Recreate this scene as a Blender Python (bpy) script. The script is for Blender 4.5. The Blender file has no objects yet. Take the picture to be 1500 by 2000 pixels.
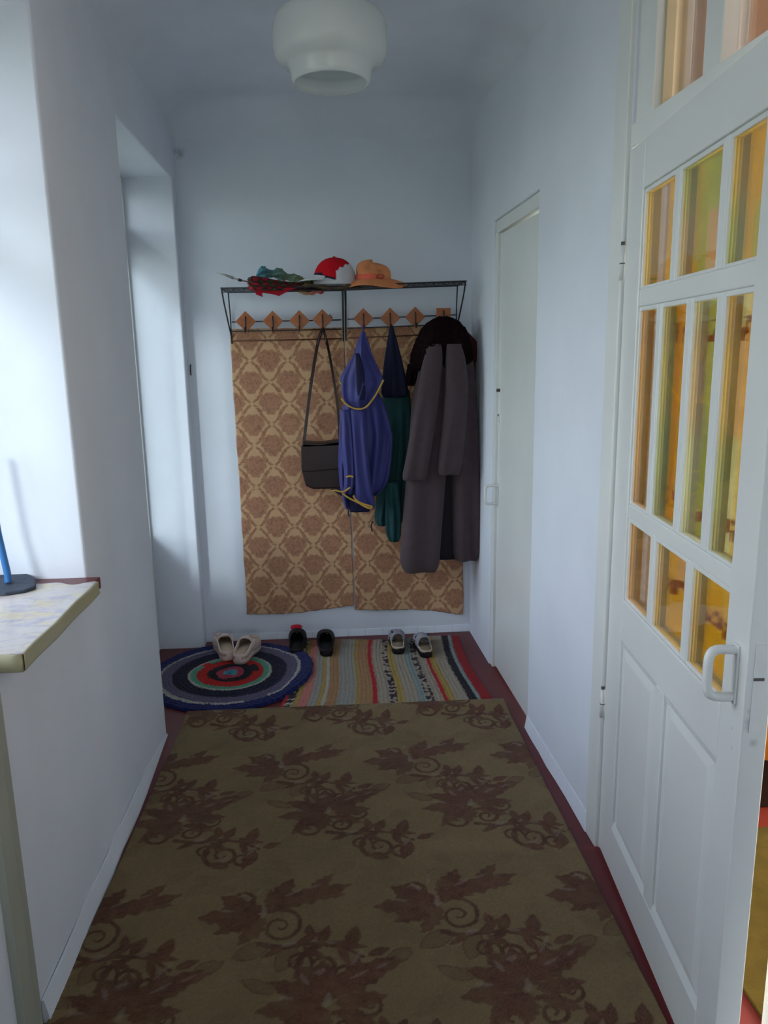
import bpy, bmesh, math, random
import numpy as np
from mathutils import Vector, Matrix

# ------------------------------------------------------------------ camera
SC = bpy.context.scene
COL = SC.collection
FPX, CAMH = 1480.0, 1.45
PITCH, YAW, ROLL = map(math.radians, (11.83694638, 3.74732972, -1.00319546))
def cam_rot():
    cp, sp, cy, sy = math.cos(PITCH), math.sin(PITCH), math.cos(YAW), math.sin(YAW)
    f = Vector((sy*cp, cy*cp, -sp)); r = Vector((cy, -sy, 0)); u = r.cross(f)
    r2 = math.cos(ROLL)*r + math.sin(ROLL)*u
    u2 = -math.sin(ROLL)*r + math.cos(ROLL)*u
    return r2, u2, f
CR, CU, CF = cam_rot()
cd = bpy.data.cameras.new('camera'); cam = bpy.data.objects.new('camera', cd); COL.objects.link(cam)
cd.sensor_fit = 'HORIZONTAL'; cd.sensor_width = 36.0; cd.lens = FPX/1500*36.0; cd.clip_start = 0.02
cam.matrix_world = Matrix(((CR.x, CU.x, -CF.x, 0), (CR.y, CU.y, -CF.y, 0), (CR.z, CU.z, -CF.z, CAMH), (0, 0, 0, 1)))
SC.camera = cam
# ------------------------------------------------------------------ light
SC.view_settings.view_transform = 'Standard'; SC.view_settings.look = 'None'
SC.view_settings.gamma = 1.0; SC.view_settings.use_curve_mapping = False
SC.view_settings.exposure = 0.0
SKY_STRENGTH = 7.1
ROOM_LIGHT = 225.0
W = bpy.data.worlds.new('overcast_sky'); SC.world = W; W.use_nodes = True
nt = W.node_tree; nt.nodes.clear()
wo = nt.nodes.new('ShaderNodeOutputWorld'); bg = nt.nodes.new('ShaderNodeBackground')
tc = nt.nodes.new('ShaderNodeTexCoord'); sx = nt.nodes.new('ShaderNodeSeparateXYZ')
rp = nt.nodes.new('ShaderNodeValToRGB'); mr = nt.nodes.new('ShaderNodeMapRange')
mr.inputs['From Min'].default_value = -1; mr.inputs['From Max'].default_value = 1
els = rp.color_ramp.elements
els[0].position = 0.0; els[0].color = (0.12, 0.14, 0.10, 1)
els[1].position = 1.0; els[1].color = (0.45, 0.52, 0.70, 1)
for p_, c_ in ((0.46, (0.16, 0.19, 0.15, 1)), (0.53, (0.78, 0.87, 0.84, 1)), (0.60, (0.90, 0.99, 1.06, 1)), (0.72, (0.76, 0.86, 1.02, 1))):
    e = els.new(p_); e.color = c_
nt.links.new(tc.outputs['Generated'], sx.inputs[0]); nt.links.new(sx.outputs['Z'], mr.inputs['Value'])
nt.links.new(mr.outputs[0], rp.inputs[0]); nt.links.new(rp.outputs[0], bg.inputs['Color'])
bg.inputs['Strength'].default_value = SKY_STRENGTH
nt.links.new(bg.outputs[0], wo.inputs[0])
def portal(name, loc, rot, sx_, sy_):
    l = bpy.data.lights.new(name, 'AREA'); l.shape = 'RECTANGLE'; l.size = sx_; l.size_y = sy_
    l.cycles.is_portal = True
    o = bpy.data.objects.new(name, l); o.location = loc; o.rotation_euler = rot; COL.objects.link(o); return o
portal('window_portal', (-1.10, 1.65, 1.57), (0, -math.pi/2, 0), 1.5, .86)
portal('garden_door_portal', (-0.99, 3.25, 1.40), (0, -math.pi/2, 0), 1.7, 0.85)
portal('added_window_portal', (0, -1.34, 1.60), (math.pi/2, 0, math.pi), 1.3, 1.4)  # samples the sky through the window added behind the viewer
sn = bpy.data.lights.new('hazy_sun', 'SUN'); sn.energy = 9.5; sn.angle = math.radians(14); sn.color = (.86, .97, 1.0)
sno = bpy.data.objects.new('hazy_sun', sn); COL.objects.link(sno); sno.location = (-3, -6, 6)
sno.rotation_euler = Vector((.50, .90, -.50)).to_track_quat('-Z', 'Y').to_euler()
# unseen area light added in the side room to backlight the curtain
rl = bpy.data.lights.new('side_room_fill', 'AREA'); rl.shape = 'RECTANGLE'; rl.size = 1.3; rl.size_y = .8
rl.energy = ROOM_LIGHT; rl.color = (1.0, 0.97, 0.88)
rlo = bpy.data.objects.new('side_room_fill', rl); rlo.location = (3.40, 1.85, 1.35)
rlo.rotation_euler = (0, math.pi/2, 0); COL.objects.link(rlo)

# ------------------------------------------------------------------ helpers
rng = np.random.default_rng(7)
random.seed(7)
def ray(x, y):
    return CR*((x-750)/FPX) - CU*((y-1000)/FPX) + CF
def P(x, y, Y):                      # world point at depth Y seen at that place of the photo
    d = ray(x, y); t = Y/d.y; return Vector((d.x*t, Y, d.z*t+CAMH))
def FL(x, y, z=0.0):
    d = ray(x, y); t = (z-CAMH)/d.z; return Vector((d.x*t, d.y*t, z))
def tag(o, label=None, cat=None, group=None, kind=None):
    if label: o['label'] = label
    if cat: o['category'] = cat
    if group: o['group'] = group
    if kind: o['kind'] = kind
    return o
def empty(name, loc):
    o = bpy.data.objects.new(name, None); o.location = loc; o.empty_display_size = 0.05; COL.objects.link(o); return o
def root_of(o):
    v = Vector((0, 0, 0))
    while o is not None:
        v += o.location; o = o.parent
    return v
def add(name, verts, faces, mat, parent=None, smooth=False, colors=None, origin=None):
    me = bpy.data.meshes.new(name)
    V = np.array([tuple(v) for v in verts], dtype=float)
    if parent is not None: off = np.array(root_of(parent))
    elif origin is not None: off = np.array(origin)
    else: off = np.array([(V[:, 0].min()+V[:, 0].max())/2, (V[:, 1].min()+V[:, 1].max())/2, V[:, 2].min()])
    me.from_pydata((V-off).tolist(), [], [tuple(f) for f in faces])
    me.update()
    o = bpy.data.objects.new(name, me); COL.objects.link(o)
    if parent is not None: o.parent = parent
    else: o.location = off
    if mat: me.materials.append(mat)
    if smooth: me.polygons.foreach_set('use_smooth', [True]*len(me.polygons))
    if colors is not None:
        a = me.color_attributes.new('Col', 'FLOAT_COLOR', 'POINT')
        c = np.ones((len(V), 4)); c[:, :3] = colors
        a.data.foreach_set('color', c.ravel())
    bm = bmesh.new(); bm.from_mesh(me); bmesh.ops.recalc_face_normals(bm, faces=bm.faces); bm.to_mesh(me); bm.free()
    return o
class MB:
    def __init__(s): s.v = []; s.f = []
    def raw(s, v, f):
        n = len(s.v); s.v += [tuple(p) for p in v]; s.f += [tuple(i+n for i in q) for q in f]; return s
    def hexa(s, c):                 # 8 corners: bottom 4 ccw, top 4
        return s.raw(c, [(0, 3, 2, 1), (4, 5, 6, 7), (0, 1, 5, 4), (1, 2, 6, 5), (2, 3, 7, 6), (3, 0, 4, 7)])
    def box(s, x0, x1, y0, y1, z0, z1, fn=None):
        c = [(x0, y0, z0), (x1, y0, z0), (x1, y1, z0), (x0, y1, z0), (x0, y0, z1), (x1, y0, z1), (x1, y1, z1), (x0, y1, z1)]
        if fn: c = [fn(*p) for p in c]
        return s.hexa(c)
    def tube(s, pts, r, n=8, closed=False):
        pts = [Vector(p) for p in pts]; m = len(pts); vs = []
        rr = r if hasattr(r, '__len__') else [r]*m
        prev = None
        for i, p in enumerate(pts):
            if closed: t = (pts[(i+1) % m]-pts[i-1]).normalized()
            else: t = (pts[min(i+1, m-1)]-pts[max(i-1, 0)]).normalized()
            a = prev if prev is not None else (Vector((0, 0, 1)) if abs(t.z) < .9 else Vector((1, 0, 0)))
            b = t.cross(a).normalized(); a = b.cross(t).normalized(); prev = a
            for k in range(n):
                g = 2*math.pi*k/n
                vs.append(p + (a*math.cos(g)+b*math.sin(g))*rr[i])
        fs = []
        for i in range(m if closed else m-1):
            for k in range(n):
                j = (i+1) % m; l = (k+1) % n
                fs.append((i*n+k, i*n+l, j*n+l, j*n+k))
        if not closed: fs += [tuple(range(n))[::-1], tuple((m-1)*n+k for k in range(n))]
        return s.raw(vs, fs)
    def build(s, name, mat, parent=None, smooth=False, bevel=0, **k):
        o = add(name, s.v, s.f, mat, parent, smooth, **k)
        if bevel:
            b = o.modifiers.new('bevel', 'BEVEL'); b.width = bevel; b.segments = 3; b.limit_method = 'ANGLE'
        return o
def bez(pts, n=8):                   # catmull-rom through points
    pts = [Vector(p) for p in pts]; out = []
    for i in range(len(pts)-1):
        a = pts[max(i-1, 0)]; b = pts[i]; c = pts[i+1]; d = pts[min(i+2, len(pts)-1)]
        for k in range(n):
            t = k/n
            out.append(0.5*((2*b)+(c-a)*t+(2*a-5*b+4*c-d)*t*t+(3*b-a-3*c+d)*t**3))
    out.append(pts[-1]); return out
def loft(rings, cap=True):
    n = len(rings[0]); v = [p for r in rings for p in r]; f = []
    for i in range(len(rings)-1):
        for k in range(n):
            l = (k+1) % n; f.append((i*n+k, i*n+l, (i+1)*n+l, (i+1)*n+k))
    if cap: f += [tuple(range(n))[::-1], tuple((len(rings)-1)*n+k for k in range(n))]
    return v, f
def lathe(prof, c, n=64):            # prof: (r,z) -> closed surface of revolution strip
    v = []; f = []
    for r, z in prof:
        for k in range(n):
            g = 2*math.pi*k/n; v.append((c[0]+r*math.cos(g), c[1]+r*math.sin(g), c[2]+z))
    for i in range(len(prof)-1):
        for k in range(n):
            l = (k+1) % n; f.append((i*n+k, i*n+l, (i+1)*n+l, (i+1)*n+k))
    return v, f
# materials --------------------------------------------------------
def srgb(r, g, b):
    return tuple(((c/255)/12.92 if c/255 <= .04045 else ((c/255+.055)/1.055)**2.4) for c in (r, g, b))
def mat(name, col, rough=.8, var=.06, scale=6, bump=.0, bscale=60, metal=0, spec=.3, attr=False, sheen=0, trans=0, sss=0, detail=4):
    m = bpy.data.materials.new(name); m.use_nodes = True; N = m.node_tree; n = N.nodes; L = N.links
    b = n['Principled BSDF']; b.inputs['Roughness'].default_value = rough; b.inputs['Metallic'].default_value = metal
    b.inputs['Specular IOR Level'].default_value = spec
    if sheen: b.inputs['Sheen Weight'].default_value = sheen; b.inputs['Sheen Roughness'].default_value = .6
    tcn = n.new('ShaderNodeTexCoord'); ns = n.new('ShaderNodeTexNoise'); ns.inputs['Scale'].default_value = scale
    ns.inputs['Detail'].default_value = detail
    L.new(tcn.outputs['Object'], ns.inputs['Vector'])
    mx = n.new('ShaderNodeMix'); mx.data_type = 'RGBA'; mx.blend_type = 'MULTIPLY'; mx.inputs['Factor'].default_value = 1
    if attr:
        at = n.new('ShaderNodeAttribute'); at.attribute_name = 'Col'; L.new(at.outputs['Color'], mx.inputs['A'])
    else: mx.inputs['A'].default_value = (*col, 1)
    mp = n.new('ShaderNodeMapRange'); mp.inputs['From Min'].default_value = .3; mp.inputs['From Max'].default_value = .7
    mp.inputs['To Min'].default_value = 1-var; mp.inputs['To Max'].default_value = 1+var
    L.new(ns.outputs['Fac'], mp.inputs['Value']); L.new(mp.outputs[0], mx.inputs['B'])
    L.new(mx.outputs['Result'], b.inputs['Base Color'])
    if bump:
        n2 = n.new('ShaderNodeTexNoise'); n2.inputs['Scale'].default_value = bscale; n2.inputs['Detail'].default_value = 6
        L.new(tcn.outputs['Object'], n2.inputs['Vector'])
        bp = n.new('ShaderNodeBump'); bp.inputs['Strength'].default_value = 1; bp.inputs['Distance'].default_value = bump
        L.new(n2.outputs['Fac'], bp.inputs['Height']); L.new(bp.outputs[0], b.inputs['Normal'])
    if sss:
        b.inputs['Subsurface Weight'].default_value = sss; b.inputs['Subsurface Radius'].default_value = (.05, .05, .05)
    if trans:
        out = n['Material Output']; tr = n.new('ShaderNodeBsdfTranslucent'); ms = n.new('ShaderNodeMixShader')
        ms.inputs[0].default_value = trans; L.new(mx.outputs['Result'], tr.inputs['Color'])
        L.new(b.outputs[0], ms.inputs[1]); L.new(tr.outputs[0], ms.inputs[2]); L.new(ms.outputs[0], out.inputs['Surface'])
    return m
def stain(m, spots):                 # dirt marks with a shape of their own; spots: (x,y,z,radius,amount) in object space
    N = m.node_tree; n = N.nodes; L = N.links; b = n['Principled BSDF']
    src = b.inputs['Base Color'].links[0].from_socket
    tcn = n.new('ShaderNodeTexCoord'); ns = n.new('ShaderNodeTexNoise'); ns.inputs['Scale'].default_value = 45
    L.new(tcn.outputs['Object'], ns.inputs['Vector'])
    for (x, y, z, r, amt) in spots:
        vd = n.new('ShaderNodeVectorMath'); vd.operation = 'DISTANCE'; vd.inputs[1].default_value = (x, y, z)
        L.new(tcn.outputs['Object'], vd.inputs[0])
        ad = n.new('ShaderNodeMath'); ad.operation = 'MULTIPLY_ADD'; ad.inputs[1].default_value = r*1.4; L.new(ns.outputs['Fac'], ad.inputs[0])
        L.new(vd.outputs['Value'], ad.inputs[2])
        mp = n.new('ShaderNodeMapRange'); mp.inputs['From Min'].default_value = r*.7; mp.inputs['From Max'].default_value = r*1.7
        mp.inputs['To Min'].default_value = 1-amt; mp.inputs['To Max'].default_value = 1
        L.new(ad.outputs[0], mp.inputs['Value'])
        mx = n.new('ShaderNodeMix'); mx.data_type = 'RGBA'; mx.blend_type = 'MULTIPLY'; mx.inputs['Factor'].default_value = 1
        L.new(src, mx.inputs['A']); L.new(mp.outputs[0], mx.inputs['B']); src = mx.outputs['Result']
    L.new(src, b.inputs['Base Color'])
def glass(name, tint=(1, 1, 1), refl=.07):
    m = bpy.data.materials.new(name); m.use_nodes = True; n = m.node_tree.nodes; L = m.node_tree.links
    n.remove(n['Principled BSDF']); tr = n.new('ShaderNodeBsdfTransparent'); tr.inputs[0].default_value = (*tint, 1)
    gl = n.new('ShaderNodeBsdfGlossy'); gl.inputs['Roughness'].default_value = .03
    fr = n.new('ShaderNodeLayerWeight'); fr.inputs['Blend'].default_value = .22
    mp = n.new('ShaderNodeMath'); mp.operation = 'MULTIPLY_ADD'; mp.inputs[1].default_value = .8; mp.inputs[2].default_value = refl*.3
    ms = n.new('ShaderNodeMixShader'); L.new(fr.outputs['Fresnel'], mp.inputs[0]); L.new(mp.outputs[0], ms.inputs[0])
    L.new(tr.outputs[0], ms.inputs[1]); L.new(gl.outputs[0], ms.inputs[2]); L.new(ms.outputs[0], n['Material Output'].inputs['Surface'])
    return m
M = {}
M['lime'] = mat('limewash_plaster', (.73, .765, .85), .95, .035, 3, .0025, 9, spec=.1)
M['limeL'] = mat('limewash_plaster_left', (.73, .765, .85), .95, .035, 3, .0025, 9, spec=.1)
M['limeB'] = mat('limewash_plaster_back', (.73, .765, .85), .95, .035, 3, .0025, 9, spec=.1)
M['ceil'] = mat('limewash_ceiling', (.70, .735, .815), .95, .05, 4, .003, 8, spec=.1)
M['paint'] = mat('white_gloss_paint', (.74, .76, .75), .32, .03, 5, .0006, 25, spec=.5)
M['doorpaint'] = mat('white_door_paint', (.76, .78, .77), .30, .04, 3, .0008, 14, spec=.5)
M['cream'] = mat('cream_paint', (.40, .41, .35), .4, .05, 4, spec=.4)
M['maroon'] = mat('maroon_floor_paint', srgb(98, 35, 39), .42, .12, 4, .0008, 20, spec=.45)
M['glass'] = glass('window_glass')
M['dimmed'] = glass('dimmed_window_glass', (.82, .84, .84))  # grey tint added to dim the light through the recess door
M['wire'] = mat('dark_wire', (.05, .055, .065), .5, .1, 30, metal=.6)
M['rust'] = mat('rusty_brown_wire', (.13, .055, .035), .7, .2, 40)
M['plaque'] = mat('varnished_wood', srgb(170, 96, 50), .4, .18, 40, .0006, 80, spec=.4)
M['opal'] = mat('opal_glass', (.93, .95, .95), .10, .01, 3, spec=.8, trans=.45)
M['metalw'] = mat('white_enamel_metal', (.75, .76, .76), .35, .05, 20, spec=.5)

def box_cut(name, base, cuts, material, bevel=.006, fn=None, **k):
    """one solid box with openings, edges softened like hand plaster"""
    def tmp(b):
        mb = MB().box(*b, fn=fn); me = bpy.data.meshes.new('t'); me.from_pydata(mb.v, [], mb.f)
        bm = bmesh.new(); bm.from_mesh(me); bmesh.ops.recalc_face_normals(bm, faces=bm.faces); bm.to_mesh(me); bm.free()
        o = bpy.data.objects.new('t', me); COL.objects.link(o); return o
    o = tmp(base); cs = [tmp(c) for c in cuts]
    for c in cs:
        m = o.modifiers.new('b', 'BOOLEAN'); m.operation = 'DIFFERENCE'; m.object = c; m.solver = 'EXACT'
    bpy.context.view_layer.update()
    dg = bpy.context.evaluated_depsgraph_get(); me = bpy.data.meshes.new_from_object(o.evaluated_get(dg))
    for c in cs+[o]:
        mm = c.data; bpy.data.objects.remove(c); bpy.data.meshes.remove(mm)
    r = bpy.data.objects.new(name, me); COL.objects.link(r); me.name = name
    me.materials.clear(); me.materials.append(material)
    b = r.modifiers.new('bevel', 'BEVEL'); b.width = bevel; b.segments = 3; b.limit_method = 'ANGLE'
    return tag(r, **k)

# ------------------------------------------------------------------ structure
YB = 3.77; CZ = 2.56
SILL = .862
# floor
mb = MB().box(-1.35, .95, -1.4, 3.95, -.12, 0)
fl = mb.build('floor', M['maroon'], kind=None) if False else mb.build('floor', M['maroon']); tag(fl, 'maroon painted corridor floor', kind='structure')
CVR = .16
def ceil_z(x, y):
    dx = min(x+.705, .745-x); dy = YB-y
    z = 0
    for d in (dx, dy):
        t = max(0., min(1., 1-d/CVR)); z = max(z, CVR*(1-math.sqrt(max(0, 1-t*t)))) if False else math.hypot(z, CVR*(1-math.sqrt(max(0, 1-t*t))))
    return CZ-min(z, CVR)
_x = np.concatenate([[-1.35], np.linspace(-.72, -.54, 14), np.linspace(-.4, .5, 6), np.linspace(.58, .76, 14), [.95]])
_y = np.concatenate([np.linspace(-1.4, 3.5, 20), np.linspace(3.6, 3.78, 16), [3.95]])
V = [(x, y, ceil_z(x, y)) for x in _x for y in _y]; n_ = len(_y)
F = [(i*n_+j, (i+1)*n_+j, (i+1)*n_+j+1, i*n_+j+1) for i in range(len(_x)-1) for j in range(n_-1)]
k_ = len(V); V += [(-1.35, -1.4, CZ+.1), (.95, -1.4, CZ+.1), (.95, 3.95, CZ+.1), (-1.35, 3.95, CZ+.1)]
F += [(k_, k_+1, k_+2, k_+3)]
ce = add('ceiling', V, F, M['ceil'], None, True); tag(ce, 'whitewashed corridor ceiling with rounded edges', kind='structure')
XL = -.685
def skewL(x, y, z):                   # the left wall is a little out of true past the recess
    if x > -1.0 and y > 2.9: x -= .02*(y-2.776)/.914
    return (x, y, z)
wl = box_cut('wall_left', (-1.085, XL, -1.3, 3.95, -.02, CZ+.02),
    [(-1.3, -.5, 1.25, 2.05, SILL-.03, 2.275), (-1.3, -.5, 2.776, 3.69, -.1, 2.235)], M['limeL'], .007,
    label='whitewashed left wall with a deep window recess and a full-height recess', kind='structure')
# far pier of the recess sits 2 cm back
wb = box_cut('wall_back', (-1.25, .95, YB, 3.95, -.02, CZ+.02), [], M['limeB'], .002, label='whitewashed end wall behind the coat rack', kind='structure')
wf = box_cut('wall_front', (-1.3, .95, -1.3, -1.2, -.01, CZ), [(-.60, .60, -1.4, -1.1, .95, 2.25)], M['lime'], .004, label='whitewashed wall behind the viewer', kind='structure')
w4 = empty('added_window', (0, -1.25, 1.15)); tag(w4, 'unseen window added behind the viewer to light the end wall', kind='structure')  # opening added out of view to brighten the end wall
MB().box(-.60, -.55, -1.28, -1.22, .95, 2.25).box(.55, .60, -1.28, -1.22, .95, 2.25).box(-.55, .55, -1.28, -1.22, .95, 1.0).box(-.55, .55, -1.28, -1.22, 2.2, 2.25).build('window_frame', M['paint'], w4)
MB().box(-.55, .55, -1.252, -1.248, 1.0, 2.2).build('pane', M['glass'], w4)
# right wall frame
RO = Vector((.75, 1.9, 0)); RD = Vector((-.060, 1.87, 0)).normalized(); RN = Vector((-RD.y, RD.x, 0))
def RW(s, n, z):                      # s: Y-like running coordinate, n: towards corridor
    s = (s-1.9)/RD.y
    p = RO + RD*s + RN*n; return (p.x, p.y, z)
wr = box_cut('wall_right', (-1.5, 3.85, -.17, 0, -.02, CZ+.02),
    [(1.10, 1.955, -.3, .2, -.1, CZ-.06), (2.70, 3.33, -.3, .2, -.1, 1.985)], M['lime'], .006, fn=RW,
    label='whitewashed right wall with two doorways', kind='structure')

tag(MB().box(-1.5, 1.2, -4.6, -1.32, 2.36, 2.42).build('sun_block', M['paint']), 'unseen slab added outside to keep the sun out of the rear window', kind='structure')  # added out of view so the sun misses the near carpet
# skirtings (hand plastered)
def skirting(name, pts, h, d, side, m, taper=0):
    mb = MB()
    for i in range(len(pts)-1):
        a, b = Vector((*pts[i], 0)), Vector((*pts[i+1], 0)); t = (b-a).normalized(); nn = Vector((-t.y, t.x, 0))*side
        ta = min(1, .15+(len(pts)-1-i)/(len(pts)*.35)) if taper else 1; tb = min(1, .15+(len(pts)-2-i)/(len(pts)*.35)) if taper else 1
        mb.hexa([a, b, b+nn*d*tb, a+nn*d*ta, a+Vector((0, 0, h*ta)), b+Vector((0, 0, h*tb)), b+nn*d*.35*tb+Vector((0, 0, h*tb)), a+nn*d*.35*ta+Vector((0, 0, h*ta))])
    return tag(mb.build(name, m, bevel=.003), kind='structure')
wob = lambda k, a: (rng.random(k)-.5)*a
ys = np.linspace(1.47, 2.78, 14)
skirting('baseboard_left', [(XL+.001+w, y) for y, w in zip(ys, wob(14, .004))], .060, .018, -1, M['limeL'], .7)
xs = np.linspace(-.69, .69, 16)
skirting('baseboard_back', [(x, YB+.0015+w) for x, w in zip(xs, wob(16, .003))], .036, .012, -1, M['limeB'])
ys = np.linspace(2.03, 2.70, 8)
skirting('baseboard_right', [RW(y, -.001+w, 0)[:2] for y, w in zip(ys, wob(8, .006))], .055, .014, 1, M['lime'])

# window 1 (deep recess on the left)
w1 = empty('window_1', (-1.05, 1.335, SILL)); tag(w1, 'white framed window deep in the left wall', kind='structure')
mb = MB(); x0, x1 = -1.08, -1.02
mb.box(x0, x1, 1.25, 1.30, SILL, 2.275).box(x0, x1, 2.00, 2.05, SILL, 2.275).box(x0, x1, 1.30, 2.00, SILL, SILL+.06).box(x0, x1, 1.30, 2.00, 2.215, 2.275)
mb.box(x0, x1, 1.30, 2.00, 1.88, 1.93)
mb.build('window_frame', M['paint'], w1, bevel=.004)
for (a, b, c, d) in ((1.30, 2.00, SILL+.06, 1.88), (1.30, 2.00, 1.93, 2.215)):
    MB().box(-1.052, -1.048, a, b, c, d).build('pane', M['glass'], w1)
# window sill
M['sillpaint'] = mat('dark_red_sill_paint', srgb(96, 34, 34), .35, .1, 8, spec=.5)
# marble oilcloth with cream edge
M['oil'] = mat('marbled_oilcloth', (.55, .52, .47), .28, .02, 5, spec=.5, attr=True)
sl = MB().box(-1.018, -.650, 1.497, 2.052, SILL-.032, SILL)  .box(-1.018, -.690, 1.252, 1.497, SILL-.032, SILL)
ws = sl.build('window_sill', M['sillpaint'], bevel=.003); tag(ws, 'dark red painted board sill of the left window', kind='structure')

# pilaster / entrance door frame edge low on the left
mb = MB().box(XL-.01, XL+.006, 1.36, 1.462, 0, .80).box(XL, XL+.016, 1.36, 1.415, 0, .80)
tag(mb.build('trim_1', M['cream'], bevel=.004), 'cream painted casing strip below the near end of the sill', kind='structure')

# garden door in the recess
d3 = empty('door_3', (-.92, 3.23, 0)); tag(d3, 'white glazed door at the outer side of the tall recess', kind='structure')
mb = MB(); x0, x1 = -.98, -.905
mb.box(x0, x1, 3.672, 3.69, 0, 2.235).box(x0, x1, 2.776, 2.83, 0, 2.235).box(x0, x1, 2.83, 3.672, 2.18, 2.235).box(x0, x1, 2.83, 3.672, 1.925, 2.03)
mb.box(x0, x1, 2.83, 3.672, 0, .60).box(x0+.02, x1-.02, 3.22, 3.27, .60, 1.925)
mb.build('door_frame', M['paint'], d3, bevel=.004)
for (a, b, c, d) in ((2.83, 3.672, 2.03, 2.18), (2.83, 3.22, .60, 1.925), (3.27, 3.672, .60, 1.925)):
    MB().box(-.916, -.912, a, b, c, d).build('pane', M['dimmed'], d3)

# ---------------- right side: frame, transom, leaf
mb = MB()
mb.box(1.957, 2.034, -.10, .010, 0, CZ-.06, fn=RW)              # far stile
mb.box(1.864, 1.957, -.10, -.012, 1.985, CZ-.06, fn=RW)
mb.box(1.10, 1.957, -.10, -.002, 1.933, 1.985, fn=RW)           # rail over the leaf
mb.box(1.10, 1.150, -.16, .004, 0, 1.933, fn=RW)                # near stile
tag(mb.build('trim_2', M['doorpaint'], bevel=.003), 'white painted frame of the glazed door', kind='structure')
w3 = empty('window_2', RW(1.5, -.05, 1.985)); tag(w3, 'fixed transom window above the glazed door', kind='structure')
mb = MB()
for a, b in ((1.585, 1.655), (1.315, 1.383), (1.10, 1.14)): mb.box(a, b, -.075, -.020, 1.985, CZ-.06, fn=RW)
mb.box(1.10, 1.864, -.075, -.020, 1.985, 1.992, fn=RW)
mb.build('window_frame', M['doorpaint'], w3, bevel=.003)
M['bead'] = mat('yellowed_glazing_bead', (.50, .44, .30), .5, .05, 10)
mb = MB()
mb.box(1.854, 1.864, -.078, -.03, 1.992, CZ-.06, fn=RW).box(1.655, 1.855, -.078, -.03, 1.992, 1.998, fn=RW)
mb.build('glazing_bead', M['bead'], w3)
for a, b in ((1.655, 1.864), (1.383, 1.585), (1.14, 1.315)):
    MB().box(a, b, -.055, -.052, 1.99, CZ-.06, fn=RW).build('pane', M['glass'], w3)

# glazed leaf, standing a few degrees open into the corridor
HG = Vector((.748, 1.952, 0)); LA = math.radians(4.5)
LU = Vector((-math.sin(LA), -math.cos(LA), 0)); LN = Vector((-LU.y, LU.x, 0))   # LN -> into side room
if LN.x < 0: LN = -LN
def LF(u, n, z): p = HG+LU*u+LN*n; return (p.x, p.y, p.z+z)
T = .045
d1 = empty('door_1', LF(0, 0, .012)); tag(d1, 'white wooden door with small glass panes standing ajar on the right', kind='structure')
mb = MB()
W_, Ht = .80, 1.925
mb.box(0, .115, 0, T, .012, Ht, fn=LF).box(.713, W_, 0, T, .012, Ht, fn=LF)
mb.box(.115, .713, 0, T, 1.815, Ht, fn=LF).box(.115, .713, 0, T, .70, .812, fn=LF).box(.115, .713, 0, T, .012, .145, fn=LF)
mb.box(.385, .437, 0, T, .145, .70, fn=LF)
M['leafpaint'] = mat('worn_white_door_paint', (.76, .78, .77), .30, .04, 3, .0008, 14, spec=.5)
_o = LF(0, 0, .012); _q = lambda u, n, z: tuple(np.array(LF(u, n, z))-np.array(_o))
stain(M['leafpaint'], [(*_q(.80, .018, .815), .016, .45), (*_q(.80, .022, .78), .010, .3), (*_q(.80, .012, .84), .007, .4), (*_q(.765, 0, .79), .004, .4), (*_q(.77, 0, .755), .004, .4)])
mb.build('door_leaf_frame', M['leafpaint'], d1, bevel=.003)
# glazing bars
mb = MB()
for z0, z1 in ((1.548, 1.588), (1.030, 1.066)): mb.box(.115, .713, .003, T-.003, z0, z1, fn=LF)
for u in (.327, .560): mb.box(u-.013, u+.013, .004, T-.004, 1.588, 1.815, fn=LF)
for u in (.257, .432, .580): mb.box(u-.012, u+.012, .004, T-.004, 1.066, 1.548, fn=LF)
for u in (.302, .517): mb.box(u-.012, u+.012, .004, T-.004, .812, 1.030, fn=LF)
mb.build('glazing_bars', M['doorpaint'], d1, bevel=.003)
rows = ((1.588, 1.815, (.115, .314, .340, .547, .573, .713)), (1.066, 1.548, (.115, .245, .269, .420, .444, .568, .592, .713)), (.812, 1.030, (.115, .290, .314, .505, .529, .713)))
putty = MB()
for z0, z1, us in rows:
    for a, b in zip(us[::2], us[1::2]):
        MB().box(a, b, .012, .015, z0, z1, fn=LF).build('pane', M['glass'], d1)
        w = .007
        for bx in ((a, a+w, z0, z1), (b-w, b, z0, z1), (a+w, b-w, z0, z0+w), (a+w, b-w, z1-w*1.5, z1)):
            putty.box(bx[0], bx[1], .005, .013, bx[2], bx[3], fn=LF)
putty.build('putty_bead', M['doorpaint'], d1, bevel=.002)
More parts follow.
